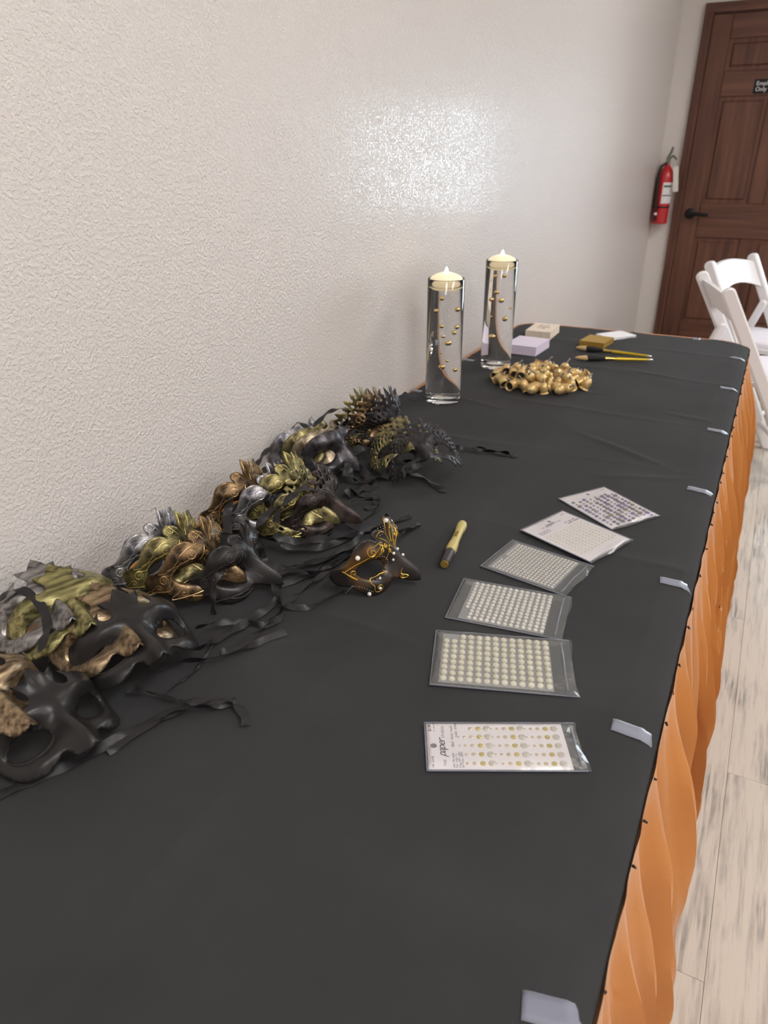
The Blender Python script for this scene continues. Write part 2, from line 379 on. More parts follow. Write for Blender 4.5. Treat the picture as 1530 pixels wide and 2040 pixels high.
# planks laid lengthwise, each with its own edges
PW, PL = .182, 1.22
pm = MB().cbox(-PW / 2 + .0003, PW / 2 - .0003, -PL / 2 + .0003, PL / 2 - .0003, -.006, 0, .0005).mesh('plank', False); pm.materials.append(m_plank)
pr = random.Random(3)
x = .2385 - PW * 5; ci = 0
while x - PW / 2 < 1.9:
    off = (ci * .437) % 1.0 * PL
    y = -.9 + off - PL + .30
    while y - PL / 2 < BY:
        if x > WX + PW / 2 and y + PL / 2 < BY and y - PL / 2 > RY:
            o = obj('plank', pm, None, floor); o.location = (x, y, 0)
            if pr.random() < .5: o.rotation_euler = (0, 0, math.pi)
        y += PL
    x += PW; ci += 1
# window in the far wall, out of the picture to the right of the door
w = struct(empty('window_1', ((WIN[0] + WIN[1]) / 2, BY, WIN[2])))
hw = (WIN[1] - WIN[0]) / 2; hh = WIN[3] - WIN[2]
MB().box(-hw - .05, -hw + .02, -.02, .05, -.05, hh + .05).box(hw - .02, hw + .05, -.02, .05, -.05, hh + .05).box(-hw + .02, hw - .02, -.02, .05, -.05, .02).box(-hw + .02, hw - .02, -.02, .05, hh - .02, hh + .05).build('window_frame', m_white, w, False)
MB().box(-hw, hw, .03, .034, 0, hh).build('pane', film('window_glass', (1, 1, 1, 1), .0, .02, .02), w, False)
# ceiling panels
def ceiling_light(x, y, label):
    t = tag(empty('ceiling_light', (x, y, RZ)), label, 'ceiling light', 'ceiling panels')
    MB().box(-.32, -.29, -.62, .62, -.03, -.001).box(.29, .32, -.62, .62, -.03, -.001).box(-.29, .29, -.62, -.59, -.03, -.001).box(-.29, .29, .59, .62, -.03, -.001).build('frame', m_white, t, False)
    MB().box(-.29, .29, -.59, .59, -.018, -.004).build('diffuser', m_lamp, t, False)
ceiling_light(.9, .2, 'bright ceiling panel over the near end of the table')
ceiling_light(.9, 3.4, 'bright ceiling panel nearest the brown door')
ceiling_light(3.0, .2, 'bright ceiling panel far to the right of the near end')
ceiling_light(3.0, 3.4, 'bright ceiling panel in the far right part of the room')
ceiling_light(.9, -1.9, 'bright ceiling panel behind the photographer')

# door with casing, six raised panels, lever and sign
DX0 = -.597; DW = .865; DH = 2.028; DX1 = DX0 + DW
door = struct(empty('door_1', (DX0, BY, 0)))
cas = MB().box(-.05, .0, -.03, 0, 0, DH + .058).box(DW, DW + .05, -.03, 0, 0, DH + .058)
cas.build('casing', m_wood, door, False)
MB().box(0, DW, -.03, 0, DH + .008, DH + .058).build('head_casing', m_woodh, door, False)
MB().box(-.044, -.034, -.038, -.03, 0, DH + .05).box(-.016, -.006, -.036, -.03, 0, DH + .02).build('casing_moulding', m_wood, door, False)
MB().box(.0, DW, -.004, -.001, 0, DH + .008).build('slab', m_wood, door, False)
cols = ((.0, .112), (.385, .48), (.753, .865)); rows = ((0, .24), (.79, 1.00), (1.60, 1.735), (1.90, 2.028))
for a, b in ((0, .112), (.753, .865)):
    MB().cbox(a, b, 0, DH, 0, .010, .004).xf(Matrix.Translation((0, -.004, 0)) @ Matrix.Rotation(math.radians(90), 4, 'X')).build('stile', m_wood, door, False)
for (z0, z1) in rows:
    MB().cbox(.112, .753, z0, z1, 0, .010, .004).xf(Matrix.Translation((0, -.004, 0)) @ Matrix.Rotation(math.radians(90), 4, 'X')).build('rail', m_woodh, door, False)
for z0, z1 in ((.24, .79), (1.00, 1.60), (1.735, 1.90)):
    MB().cbox(.385, .48, z0, z1, 0, .010, .004).xf(Matrix.Translation((0, -.004, 0)) @ Matrix.Rotation(math.radians(90), 4, 'X')).build('muntin', m_wood, door, False)
    for a, b in ((.112, .385), (.48, .753)):
        MB().cbox(a + .022, b - .022, z0 + .022, z1 - .022, 0, .009, .009).xf(Matrix.Translation((0, -.004, 0)) @ Matrix.Rotation(math.radians(90), 4, 'X')).build('panel', m_wood, door, False)
hd = MB()
hd.lathe([(.033, 0), (.033, .010), (.028, .014), (.012, .016), (.012, .045)], 24).xf(Matrix.Translation((.058, -.014, .935)) @ Matrix.Rotation(math.radians(90), 4, 'X'))
hd.tube([(.058, -.055, .935), (.09, -.058, .935), (.13, -.058, .933), (.172, -.056, .930)], [.011, .0105, .0105, .009], 10)
hd.build('lever_handle', m_black, door)
def text_obj(name, body, size, mat, parent, mat4, shear=0.0, extrude=.0002, bold=0.0, align='LEFT', space=1.0):
    c = bpy.data.curves.new(name, 'FONT'); c.body = body; c.size = size; c.shear = shear; c.extrude = extrude; c.offset = bold; c.align_x = align; c.space_line = .9; c.space_character = space
    c.resolution_u = 3
    o = bpy.data.objects.new(name, c); COL.objects.link(o)
    dg = bpy.context.evaluated_depsgraph_get()
    me = bpy.data.meshes.new_from_object(o.evaluated_get(dg)); bpy.data.objects.remove(o); bpy.data.curves.remove(c)
    me.transform(mat4); me.materials.clear()
    return obj(name, me, mat, parent)
sg = tag(empty('door_sign', (-.304, BY - .0145, 1.61)), 'small black sign with white lettering on the brown door', 'sign')
MB().prism(rounded_rect(0, .21, 0, .076, .006), 0, .003).xf(Matrix.Rotation(math.radians(90), 4, 'X')).build('plate', m_black, sg, False)
for i, s in enumerate(('Employees', 'Only')):
    text_obj('lettering', s, .031, m_white, sg, Matrix.Translation((.012, -.0034, .043 - i * .030)) @ Matrix.Rotation(math.radians(90), 4, 'X'), extrude=.0003)

# fire extinguisher in the corner beside the door
m_red = M('red_enamel', lin(190, 32, 40), .3, coat=.5)
m_label = M('extinguisher_label', lin(228, 224, 226), .5)
m_hose = M('rubber_hose', lin(28, 30, 26), .6)
fx = tag(empty('fire_extinguisher', (-.719, BY - .073, .872)), 'red fire extinguisher with white label hanging on the wall beside the door', 'extinguisher')
R = .050
MB().lathe([(R - .006, 0), (R, .006), (R, .275), (R - .004, .300), (R - .016, .325), (R - .030, .343), (.014, .350), (.013, .365)], 28).build('cylinder', m_red, fx)
lb = MB()
lb.grid(14, 1, lambda u, v: ((R + .0006) * math.cos(math.radians(-92 + 100 * u)), (R + .0006) * math.sin(math.radians(-92 + 100 * u)), .125 + .125 * v))
lab = lb.build('label', m_label, fx)
MB().grid(10, 1, lambda u, v: ((R + .0012) * math.cos(math.radians(-85 + 60 * u)), (R + .0012) * math.sin(math.radians(-85 + 60 * u)), .222 + .012 * v)).build('label_print', M('label_green', lin(60, 110, 80), .5), lab)
MB().grid(10, 1, lambda u, v: ((R + .0012) * math.cos(math.radians(-88 + 80 * u)), (R + .0012) * math.sin(math.radians(-88 + 80 * u)), .170 + .006 * v)).build('label_print', m_ink, lab)
MB().lathe([(R + .001, .098), (R + .002, .100), (R + .002, .106), (R + .001, .108)], 28, close=False).build('strap', m_black, fx)
MB().tube([(-.006, -.02, .362), (-.03, -.05, .345), (-.036, -.056, .30), (-.033, -.058, .2), (-.024, -.06, .1), (-.02, -.06, .02)], .0085, 10).build('hose', m_hose, fx)
MB().lathe([(.008, 0), (.010, .004), (.010, .012), (.008, .016)], 12, (-.0215, -.06, .055)).build('hose_clip', m_white, fx)
hv = MB().box(-.012, .012, -.014, .014, .36, .40)
hv.tube([(-.004, 0, .395), (.012, -.012, .425), (.020, -.02, .455)], [.007, .008, .006], 8); hv.tube([(.0, -.004, .385), (.030, -.02, .405), (.052, -.03, .385)], [.007, .007, .006], 8)
hv.build('lever', M('grey_metal', lin(120, 130, 118), .35, metal=.6), fx)
MB().box(-.016, .016, -.0008, .0008, -.150, 0).xf(Matrix.Translation((.058, -.045, .345)) @ Matrix.Rotation(math.radians(-8), 4, 'Y')).build('inspection_tag', M('paper_tag', lin(226, 222, 214), .7), fx, False)
MB().box(-.02, .02, .048, .072, .09, .30).build('bracket', m_black, fx, False)

# ================================================================ folding chairs
def chair_meshes():
    d = {}
    W2 = .215
    def bar(mb, p, q, w, t, n=5):
        """flat bar with rounded ends from p to q in the xz plane, w wide in the plane, t thick along y"""
        p = Vector(p); q = Vector(q); ax = (q - p).normalized(); s = Vector((-ax.z, 0, ax.x)); L = (q - p).length
        poly = []
        for k in range(n * 2 + 1):
            a = math.pi / 2 + math.pi * k / (n * 2); poly.append((w / 2 * math.cos(a) * .8, w / 2 * math.sin(a)))
        for k in range(n * 2 + 1):
            a = -math.pi / 2 + math.pi * k / (n * 2); poly.append((L + w / 2 * math.cos(a) * .8, w / 2 * math.sin(a)))
        b = len(mb.v); m = len(poly)
        c = t * .22
        for yy, ins in ((-t / 2, c), (-t / 2 + c, 0), (t / 2 - c, 0), (t / 2, c)):
            for (a, s2) in poly:
                k = 1 - ins / (w / 2)
                a2 = min(max(a, 0), L) + (a - min(max(a, 0), L)) * k
                pt = p + ax * a2 + s * (s2 * k); mb.v.append((pt.x, p.y + (q.y - p.y) * max(0, min(1, a / L)) + yy, pt.z))
        for r in range(3):
            for k in range(m):
                k2 = (k + 1) % m; mb.f.append((b + r * m + k, b + r * m + k2, b + (r + 1) * m + k2, b + (r + 1) * m + k))
        mb.f.append(tuple(b + k for k in reversed(range(m)))); mb.f.append(tuple(b + 3 * m + k for k in range(m)))
    post = MB(); bar(post, (-.225, 0, .80), (.215, 0, .02), .052, .032); d['post'] = post.mesh('post')
    leg = MB(); bar(leg, (-.105, 0, .585), (-.300, 0, .02), .038, .026); d['rear_leg'] = leg.mesh('rear_leg')
    def back(u, v):
        y = (u - .5) * (2 * W2 - .02); arch = 1 - (2 * u - 1) ** 2
        top = .785 + .022 * arch; bot = .665 + .035 * arch
        zz = bot + (top - bot) * v
        return y, zz
    bk = MB()
    for off in (-.010, .010):
        bk.grid(16, 6, lambda u, v: (-.225 + (.80 - back(u, v)[1]) * .564 + off - .018 * (1 - (2 * u - 1) ** 2), back(u, v)[0], back(u, v)[1]))
    n = 17 * 7
    for a, b in [(i, i + 1) for i in range(16)]: bk.f += [(a, b, n + b, n + a), (6 * 17 + b, 6 * 17 + a, n + 6 * 17 + a, n + 6 * 17 + b)]
    d['backrest'] = bk.mesh('backrest')
    st = MB().prism(rounded_rect(-.15, .245, -.195, .195, .04), .418, .438); d['seat'] = st.mesh('seat')
    pd = MB(); pl0 = rounded_rect(-.135, .23, -.18, .18, .04, 5)
    b = 0; m = len(pl0)
    for k, (sc, z) in enumerate(((1, .438), (1.0, .452), (.97, .462), (.88, .468))):
        pd.v += [(.047 + (x - .047) * sc, y * sc, z) for x, y in pl0]
        if k: pd.f += [((k - 1) * m + i, (k - 1) * m + (i + 1) % m, k * m + (i + 1) % m, k * m + i) for i in range(m)]
    pd.f.append(tuple(3 * m + i for i in range(m))); d['seat_pad'] = pd.mesh('seat_pad')
    d['stretcher'] = MB().tube([(0, -W2, 0), (0, W2, 0)], .012, 10).mesh('stretcher')
    return d
m_resin = M('white_resin', lin(232, 230, 232), .38, spec=.5)
m_vinyl = M('white_vinyl', lin(226, 222, 230), .5)
CM = chair_meshes()
for k, me in CM.items(): me.materials.append(m_vinyl if k == 'seat_pad' else m_resin)
def chair(loc, rz, label):
    t = tag(empty('folding_chair', loc, rz), label, 'chair', 'white folding chairs')
    for s in (-1, 1):
        obj('post', CM['post'], None, t).location = (0, s * .225, 0)
        obj('rear_leg', CM['rear_leg'], None, t).location = (0, s * .190, 0)
    for nm in ('backrest', 'seat', 'seat_pad'): obj(nm, CM[nm], None, t)
    for x, z in ((.160, .13), (-.265, .13), (-.08, .42)): obj('stretcher', CM['stretcher'], None, t).location = (x, 0, z)
    return t
def place_chair(a, b, label, left=False):
    """a, b: feet of the plumb lines from the two post tops, left one seen from the front first"""
    a = Vector(a); b = Vector(b); mid = (a + b) / 2; ax = (a - b).normalized(); f = Vector((-ax.y, ax.x)) if left else Vector((ax.y, -ax.x))
    rz = math.atan2(f.y, f.x); o = mid + f * .225
    chair((o.x, o.y, 0), rz, label)
place_chair((-.265, 3.638), (-.121, 3.189), 'white folding chair just past the far corner of the black table')
place_chair((-.259, 4.011), (-.094, 4.411), 'white folding chair farther back, directly in front of the brown door', True)
# ================================================================ table, skirt, cloth, tape
tb = tag(empty('folding_table', ((XL + XR) / 2, (YN + YF) / 2, 0)), 'long folding table standing against the wall under a black cloth', 'table')
hx = (XR - XL) / 2; hy = (YF - YN) / 2
m_plastic = M('table_plastic', lin(205, 200, 190), .6)
MB().prism(rounded_rect(-hx + .006, hx - .016, -hy + .006, hy - .006, .07), TT - .045, TT - .003).build('tabletop', m_plastic, tb)
for sx in (-1, 1):
    for sy in (-1, 1):
        MB().tube([(sx * (hx - .1), sy * (hy - .25), 0), (sx * (hx - .1), sy * (hy - .25), TT - .045)], .016, 10).build('leg', M('leg_metal', lin(120, 120, 122), .4, metal=.8) if (sx, sy) == (-1, -1) else bpy.data.materials['leg_metal'], tb)

def nz1(x, seed=0):
    """smooth value noise in [-1, 1]"""
    i = math.floor(x); f = x - i; f = f * f * (3 - 2 * f)
    h = lambda k: (math.sin((k + seed * 57.3) * 127.1 + 311.7) * 43758.5453) % 1.0
    return (h(i) * (1 - f) + h(i + 1) * f) * 2 - 1
def nz2(x, y, seed=0):
    i = math.floor(x); j = math.floor(y); f = x - i; g = y - j; f = f * f * (3 - 2 * f); g = g * g * (3 - 2 * g)
    h = lambda a, b: (math.sin(a * 127.1 + b * 311.7 + seed * 74.7) * 43758.5453) % 1.0
    return ((h(i, j) * (1 - f) + h(i + 1, j) * f) * (1 - g) + (h(i, j + 1) * (1 - f) + h(i + 1, j + 1) * f) * g) * 2 - 1

sk = tag(empty('table_skirt', ((XL + XR) / 2, (YN + YF) / 2, 0)), 'gathered orange cloth skirt hanging from the table edge to the floor', 'table skirt')
# perimeter: up the room side, round the far corner, along the far end
peri = []
rc = .07
n = 330
for k in range(n + 1): peri.append(((XR, YN + (YF - rc - YN) * k / n), (1, 0)))
for k in range(1, 13):
    a = math.radians(90 * k / 12); peri.append(((XR - rc + rc * math.cos(a), YF - rc + rc * math.sin(a)), (math.cos(a), math.sin(a))))
n = 70
for k in range(1, n + 1): peri.append(((XR - rc - (XR - rc - XL - rc) * k / n, YF), (0, 1)))
S = [0]
for a, b in zip(peri, peri[1:]): S.append(S[-1] + math.hypot(b[0][0] - a[0][0], b[0][1] - a[0][1]))
def skirt_pt(i, t):
    (px, py), (nx, ny) = peri[i]; s = S[i]
    tt = t ** .75
    wob = .035 * nz1(s * 5 + 1.3 * t * nz1(s * 1.7, 4), 1) + .05 * t * nz1(s * 2.3, 9)
    ph = 2 * math.pi * (s + wob) / .102 + 2.6 * nz1(t * 2.2 + s * 1.1, 3) * t
    fold = math.sin(ph) + .35 * math.sin(2.1 * ph + 1.0 + 2 * t)
    fold2 = math.sin(2 * math.pi * s / .047 + 3 * nz1(s * 9, 6) + 2.5 * t)
    amp = .001 + .036 * min(1, max(0, t - .015) * 2.2) ** .8
    o = .0050 + .058 * tt * min(1, t * 6) + amp * fold * .8 + .008 * (1 - t) * fold2 * min(1, t * 5) + .013 * nz2(s * 8 + 3 * t, t * 4.5, 2) * min(1, t * 4)
    tang = .028 * min(1, t * 2.2) * math.cos(ph) * (.6 + .4 * nz1(s * 6, 8))
    o = max(o, .003)
    if ny > .5: o = min(o, .03 + .02 * nz1(s * 20))
    z = (TT - .007) * (1 - t) + (.006 + .012 * (.5 + .5 * nz1(s * 8, 5))) * t
    return (px + nx * o - ny * tang, py + ny * o + nx * tang, z)
NT = 44; nv = len(peri)
mb = MB()
for j in range(NT + 1):
    for i in range(nv): mb.v.append(skirt_pt(i, j / NT))
for j in range(NT):
    for i in range(nv - 1): mb.f.append((j * nv + i, j * nv + i + 1, (j + 1) * nv + i + 1, (j + 1) * nv + i))
dr = mb.build('ruffled_drape', m_orange)
for p in dr.data.polygons: p.use_smooth = True
dr.parent = sk; dr.matrix_parent_inverse = Matrix.Translation(sk.location).inverted()
def top_frame(g0, g1, z):
    """hem of the skirt lying on the table rim"""
    A = rounded_rect(XL - g1 * .0, XR - .014, YN, YF + g1, rc + .01, 8); B = rounded_rect(XL + .03, XR - .03, YN + .03, YF - .03, rc, 8)
    m = MB(); k = len(A); m.v = [(x, y, z) for x, y in A] + [(x, y, z) for x, y in B] + [(x, y, z - .010) for x, y in A]
    for i in range(k):
        j = (i + 1) % k; m.f += [(i, j, k + j, k + i), (2 * k + i, 2 * k + j, j, i)]
    return m
o = top_frame(0, .004, TT + .0003).build('hem_band', m_orange); o.parent = sk; o.matrix_parent_inverse = Matrix.Translation(sk.location).inverted()
m_pin = M('pin_metal', lin(46, 38, 34), .5, metal=.5)
pinm = MB().tube([(0, 0, .001), (.004, 0, -.001)], [.0016, .0011], 6).mesh('pin'); pinm.materials.append(m_pin)
prr = random.Random(5); y = .36
while y < 2.4:
    o = obj('pin', pinm, None, sk); o.location = Vector((XR + .0055, y, TT - .010 - prr.random() * .006)) - sk.location; o.rotation_euler = (prr.uniform(-.4, .4), prr.uniform(-.2, .5), prr.uniform(-1.3, 1.3))
    y += prr.choice((.055, .09, .12))

# black cloth with its packing creases
CRX = (-.362, -.052, -.560); CRY = (.36, .68, 1.02, 1.36, 1.70, 2.05, 2.36)
def cloth_z(x, y):
    z = 0.0
    for k, c in enumerate(CRX):
        d = abs(x - c - .012 * nz1(y * 2.2, k + 20)); z += (.0042, .0036, .0016)[k] * math.exp(-d / .020) * (.75 + .25 * nz1(y * 6, k + 33))
    for k, c in enumerate(CRY):
        d = abs(y - c - .03 * nz1(x * 2.5, k + 40) - .05 * (x + .38) * nz1(k * 3.3, 2)); z += .0028 * math.exp(-d / .014) * max(0, .6 + .7 * nz1(x * 5 + k, k + 50))
    for k, (x0, y0, x1, y1, hgt) in enumerate(((-.30, 1.52, -.10, 1.40, .003), (-.55, 1.75, -.30, 1.84, .002), (-.22, 1.30, -.05, 1.36, .002), (-.5, .55, -.36, .66, .0022), (-.16, 1.75, -.05, 1.72, .002), (-.72, 1.66, -.5, 1.60, .003), (-.35, 2.1, -.1, 2.05, .002))):
        dx, dy = x1 - x0, y1 - y0; L2 = dx * dx + dy * dy; t = max(0, min(1, ((x - x0) * dx + (y - y0) * dy) / L2))
        d = math.hypot(x - x0 - dx * t, y - y0 - dy * t); z += hgt * math.exp(-(d / .010) ** 2) * math.sin(math.pi * (.08 + .84 * t))
    z += .0005 * nz2(x * 14, y * 14, 3)
    # bunched up at the wall behind the first vase
    b = math.exp(-(((x + .752) / .022) ** 2 + ((y - 1.545) / .055) ** 2)); z += b * (.016 + .010 * nz2(x * 90, y * 60, 5))
    return max(z, 0)
cl = MB()
CX0, CX1, CY0, CY1 = XL + .010, XR, YN, YF - .012
xs = [CX0 + (CX1 - .016 - CX0) * k / 168 for k in range(169)]
prof = [(x, 0) for x in xs] + [(CX1 - .011, -.0006), (CX1 - .006, -.0018), (CX1 - .002, -.0040), (CX1 + .0012, -.0075), (CX1 + .0026, -.012), (CX1 + .0028, -.018)]
NY = 520
def clip_corner(x, y):
    r = .075
    for cx, sx in ((CX1 - r, 1), (CX0 + r, -1)):
        if y > CY1 - r and (x - cx) * sx > 0:
            pass
    return x, y
for j in range(NY + 1):
    y = CY0 + (CY1 - CY0) * j / NY
    r = .07
    inset = r - math.sqrt(max(0, r * r - max(0, y - (CY1 - r)) ** 2)) if y > CY1 - r else 0
    for (x, dz) in prof:
        xx = x
        if inset: 
            u = (x - CX0) / (CX1 - CX0); xx = CX0 + inset * (1 - u) + (x - CX0) - inset * u
        cl.v.append((xx, y, TT + .0012 + dz + (cloth_z(x, y) if dz == 0 else 0)))
w_ = len(prof)
for j in range(NY):
    for i in range(w_ - 1): cl.f.append((j * w_ + i, j * w_ + i + 1, (j + 1) * w_ + i + 1, (j + 1) * w_ + i))
co = cl.build('black_tablecloth', m_cloth)
for p in co.data.polygons: p.use_smooth = True
tag(co, 'black cloth with packing creases spread over the long table', 'tablecloth')
sol = co.modifiers.new('thickness', 'SOLIDIFY'); sol.thickness = .0008; sol.offset = -1

# clear tape over the rim
def tape(p, q, wid, fold, label, rise=.0):
    p = Vector((p[0], p[1], 0)); q = Vector((q[0], q[1], 0)); d = (q - p); L = d.length; d.normalize(); s = Vector((-d.y, d.x, 0))
    m = MB(); row = []
    n = 8
    for k in range(n + 1): row.append((L * k / n, .0012 + rise * .0))
    for a, z in ((.004, .0010 - .0008), (.008, .0010 - .0022), (.012, .0010 - .0048), (.0148, -.0072), (.0162, -.0115), (.0168, -.020), (.0174, -.030)) if fold else (): row.append((L + a, z))
    for a, z in row:
        for e in (-.5, -.17, .17, .5):
            pt = p + d * a + s * (e * wid); zz = cloth_z(pt.x, pt.y) if a <= L else 0
            m.v.append((pt.x, pt.y, TT + .0012 + z + zz))
    for j in range(len(row) - 1):
        for i in range(3): m.f.append((j * 4 + i, j * 4 + i + 1, j * 4 + 5 + i, j * 4 + 4 + i))
    o = m.build('tape_strip', m_tape); so = o.modifiers.new('thickness', 'SOLIDIFY'); so.thickness = .0002; so.offset = 1
    return tag(o, label, 'tape', 'clear tape strips holding the black cloth')
for (p, q, w_t, lb_) in (
    ((-.053, .314), (XR - .0145, .322), .0215, 'clear tape strip at the bottom of the picture, nearest the camera'),
    ((-.053, .631), (XR - .0145, .632), .0185, 'clear tape strip on the table edge beside the nearest gem card'),
    ((-.051, .959), (XR - .0145, .962), .0185, 'clear tape strip on the table edge level with the smallest pearls'),
    ((-.054, 1.313), (XR - .0145, 1.312), .0185, 'clear tape strip on the table edge just past the purple gem card'),
    ((-.052, 1.665), (XR - .0145, 1.663), .0185, 'clear tape strip on the orange skirted edge, fourth along from the gem cards'),
    ((-.053, 2.011), (XR - .0145, 2.016), .0185, 'clear tape strip on the orange skirted edge, second from the far corner'),
    ((-.053, 2.353), (XR - .0145, 2.354), .0185, 'clear tape strip on the orange skirted edge closest to the chairs')):
    tape(p, q, w_t, True, lb_)
tape((-.726, 1.992), (XL + .002, 1.995), .020, False, 'clear tape strip by the wall between the two candle vases')
tape((-.738, 1.640), (XL + .002, 1.642), .020, False, 'clear tape strip by the wall just left of the nearer vase')
tape((-.167, 2.560), (-.168, YF - .002), .022, False, 'clear tape strip on the far end of the table before the chairs')

# ================================================================ candle vases
m_wet = M_glass('glass_water_face', 1.333 / 1.47)
def vase(x, y, h, label, clabel, beads, glabel):
    z0 = TT + .0016 + cloth_z(x, y)
    v = tag(empty('cylinder_vase', (x, y, z0)), label, 'vase', 'glass candle vases')
    Ro, Ri, bt = .0432, .0402, .014
    wl = h - .017; n = 64
    # glass: outer face, rim and the dry inner face; the wet inner face is the water body's own boundary
    g = MB().lathe([(.002, 0), (Ro - .004, 0), (Ro - .001, .0012), (Ro, .004), (Ro, h - .002), (Ro - .0015, h), (Ri, h - .002), (Ri, wl)], n, close=False)
    m = len(g.v); g.v += [(0, 0, 0)]; g.f += [(m, (k + 1) % n, k) for k in range(n)]
    g.build('glass', m_glass, v)
    w = MB().lathe([(.002, bt), (Ri - .003, bt), (Ri, bt + .004), (Ri, wl), (Ri - .002, wl - .0012), (.002, wl - .0014)], n, close=False)
    m = len(w.v); w.v += [(0, 0, bt), (0, 0, wl - .0014)]; w.f += [(m, (k + 1) % n, k) for k in range(n)]
    nside = len(w.f); b = 5 * n; w.f += [(m + 1, b + k, b + (k + 1) % n) for k in range(n)]
    wo = w.build('water', m_wet, v); wo.data.materials.append(m_water)
    for p_ in wo.data.polygons:
        p_.material_index = 1 if (p_.center.z > wl - .0016 and p_.normal.z > .5) else 0
    c = tag(empty('floating_candle', (x, y, z0 + wl)), clabel, 'candle', 'floating candles')
    rw = .0390
    MB().lathe([(.001, -.010), (.026, -.0098), (.033, -.005), (rw - .001, .003), (rw, .012), (rw - .002, .018), (rw - .007, .022), (rw - .016, .0265), (.010, .0300), (.001, .0305)], 40).build('wax', m_wax, c)
    MB().lathe([(.0008, .0295), (.0030, .0305), (.0040, .0335), (.0028, .037), (.0012, .040), (.0003, .042)], 14).build('flame', m_flame, c)
    for bx, by, bz, r in beads:
        o = obj('gold_bead', BEAD, None); o.location = (x + bx, y + by, z0 + bz); o.scale = (r, r, r)
        tag(o, glabel, 'bead', glabel.replace('small gold bead', 'gold beads'))
BEAD = MB().sphere(1.0, nu=24, nv=16).mesh('gold_bead'); BEAD.materials.append(m_goldbead)
# across: along the camera's right, heights read off the photograph; depth inside the vase chosen freely
R2 = Vector((rt0.x, rt0.y)); F2 = Vector((-math.sin(YAW), math.cos(YAW)))
def bead_list(cx, by, topy, h, lst, seed):
    rr = random.Random(seed); out = []
    used = []
    for (px, py, rp) in lst:
        a = (px - cx) / 37.0 * .0402 / 1.36; r = rp * .00060
        lim = math.sqrt(max(0, (.0402 - r - .002) ** 2 - a * a)); dep = rr.uniform(-.5, .9) * lim
        v = R2 * a + F2 * dep
        hgt = (by - py) / (by - topy) * h - dep * .42
        out.append((v.x, v.y, max(.02, min(h - .045, hgt)), r))
    return out
B1 = bead_list(880, 800, 558, .291, [(870, 591, 8), (856, 621, 8), (907, 617, 9), (871, 650, 8), (908, 652, 9), (901, 661, 8), (880, 664, 6), (889, 678, 10), (876, 698, 3), (887, 717, 6), (877, 727, 10), (907, 735, 8)], 4)
B2 = bead_list(988, 730, 525, .291, [(974, 542, 8), (997, 545, 8), (986, 581, 8), (967, 598, 9), (993, 599, 11), (972, 629, 4), (1004, 636, 11), (1017, 614, 5), (978, 667, 11)], 11)
vase(-.662, 1.603, .293, 'clear glass cylinder vase of water with gold beads, the nearer one', 'cream floating candle in the nearer glass vase', B1, 'small gold bead floating in the nearer vase')
vase(-.650, 1.965, .293, 'clear glass cylinder vase of water with gold beads, farther from camera', 'cream floating candle in the farther glass vase', B2, 'small gold bead floating in the farther vase')

# ================================================================ pile of little gold bell pods
def pod_meshes():
    body = MB().lathe([(.0015, .0155), (.0045, .0150), (.0085, .0120), (.0108, .0065), (.0112, 0), (.0100, -.0060), (.0094, -.0085), (.0112, -.0115), (.0122, -.0125), (.0108, -.0128), (.0086, -.0095), (.0080, -.0040), (.0010, -.0020)], 14).mesh('cup')
    hol = MB().lathe([(.0084, -.0092), (.0076, -.0055), (.0004, -.0052)], 14, close=False).mesh('hollow')
    stm = MB().tube([(0, 0, .014), (.0008, .0004, .019), (.003, .001, .024), (.006, .0005, .0285)], [.0022, .0019, .0018, .0022], 7).mesh('stem')
    body.materials.append(m_goldbell); hol.materials.append(m_hollow); stm.materials.append(m_stem)
    return body, hol, stm
PB, PH, PS = pod_meshes()
pc = Vector((-.480, 1.845)); ex = Vector((.128, .038)); ey = Vector((-.03, .098))
prn = random.Random(21); spots = []
def try_pod(u, v, layer, tries_min):
    p = pc + ex * u + ey * v
    for q, l in spots:
        if l == layer and (p - q).length < tries_min: return
    spots.append((p, layer))
for k in range(6000):
    a = prn.uniform(0, 2 * math.pi); r = math.sqrt(prn.random())
    if len([1 for s in spots if s[1] == 0]) < 52: try_pod(r * math.cos(a), r * math.sin(a), 0, .0215)
for k in range(4000):
    a = prn.uniform(0, 2 * math.pi); r = math.sqrt(prn.random()) * .72
    if len([1 for s in spots if s[1] == 1]) < 22: try_pod(r * math.cos(a), r * math.sin(a) , 1, .023)
for p, l in spots:
    t = empty('gold_bell', (p.x, p.y, TT + .0020 + cloth_z(p.x, p.y) + .0135 + l * .018 + (prn.uniform(0, .002))))
    up_ = prn.random()
    tilt = prn.uniform(.9, 1.6) if up_ < .62 else (prn.uniform(2.3, 2.9) if up_ < .76 else prn.uniform(.1, .7))
    t.rotation_euler = (tilt, prn.uniform(-.3, .3), prn.uniform(0, 6.28)); k = prn.uniform(.98, 1.2); t.scale = (k, k, k)
    tag(t, 'small gold painted bell-shaped pod in the pile beside the vases', 'bell', 'pile of little gold bells')
    obj('cup', PB, None, t); obj('hollow', PH, None, t)
    obj('stem', PS, None, t)

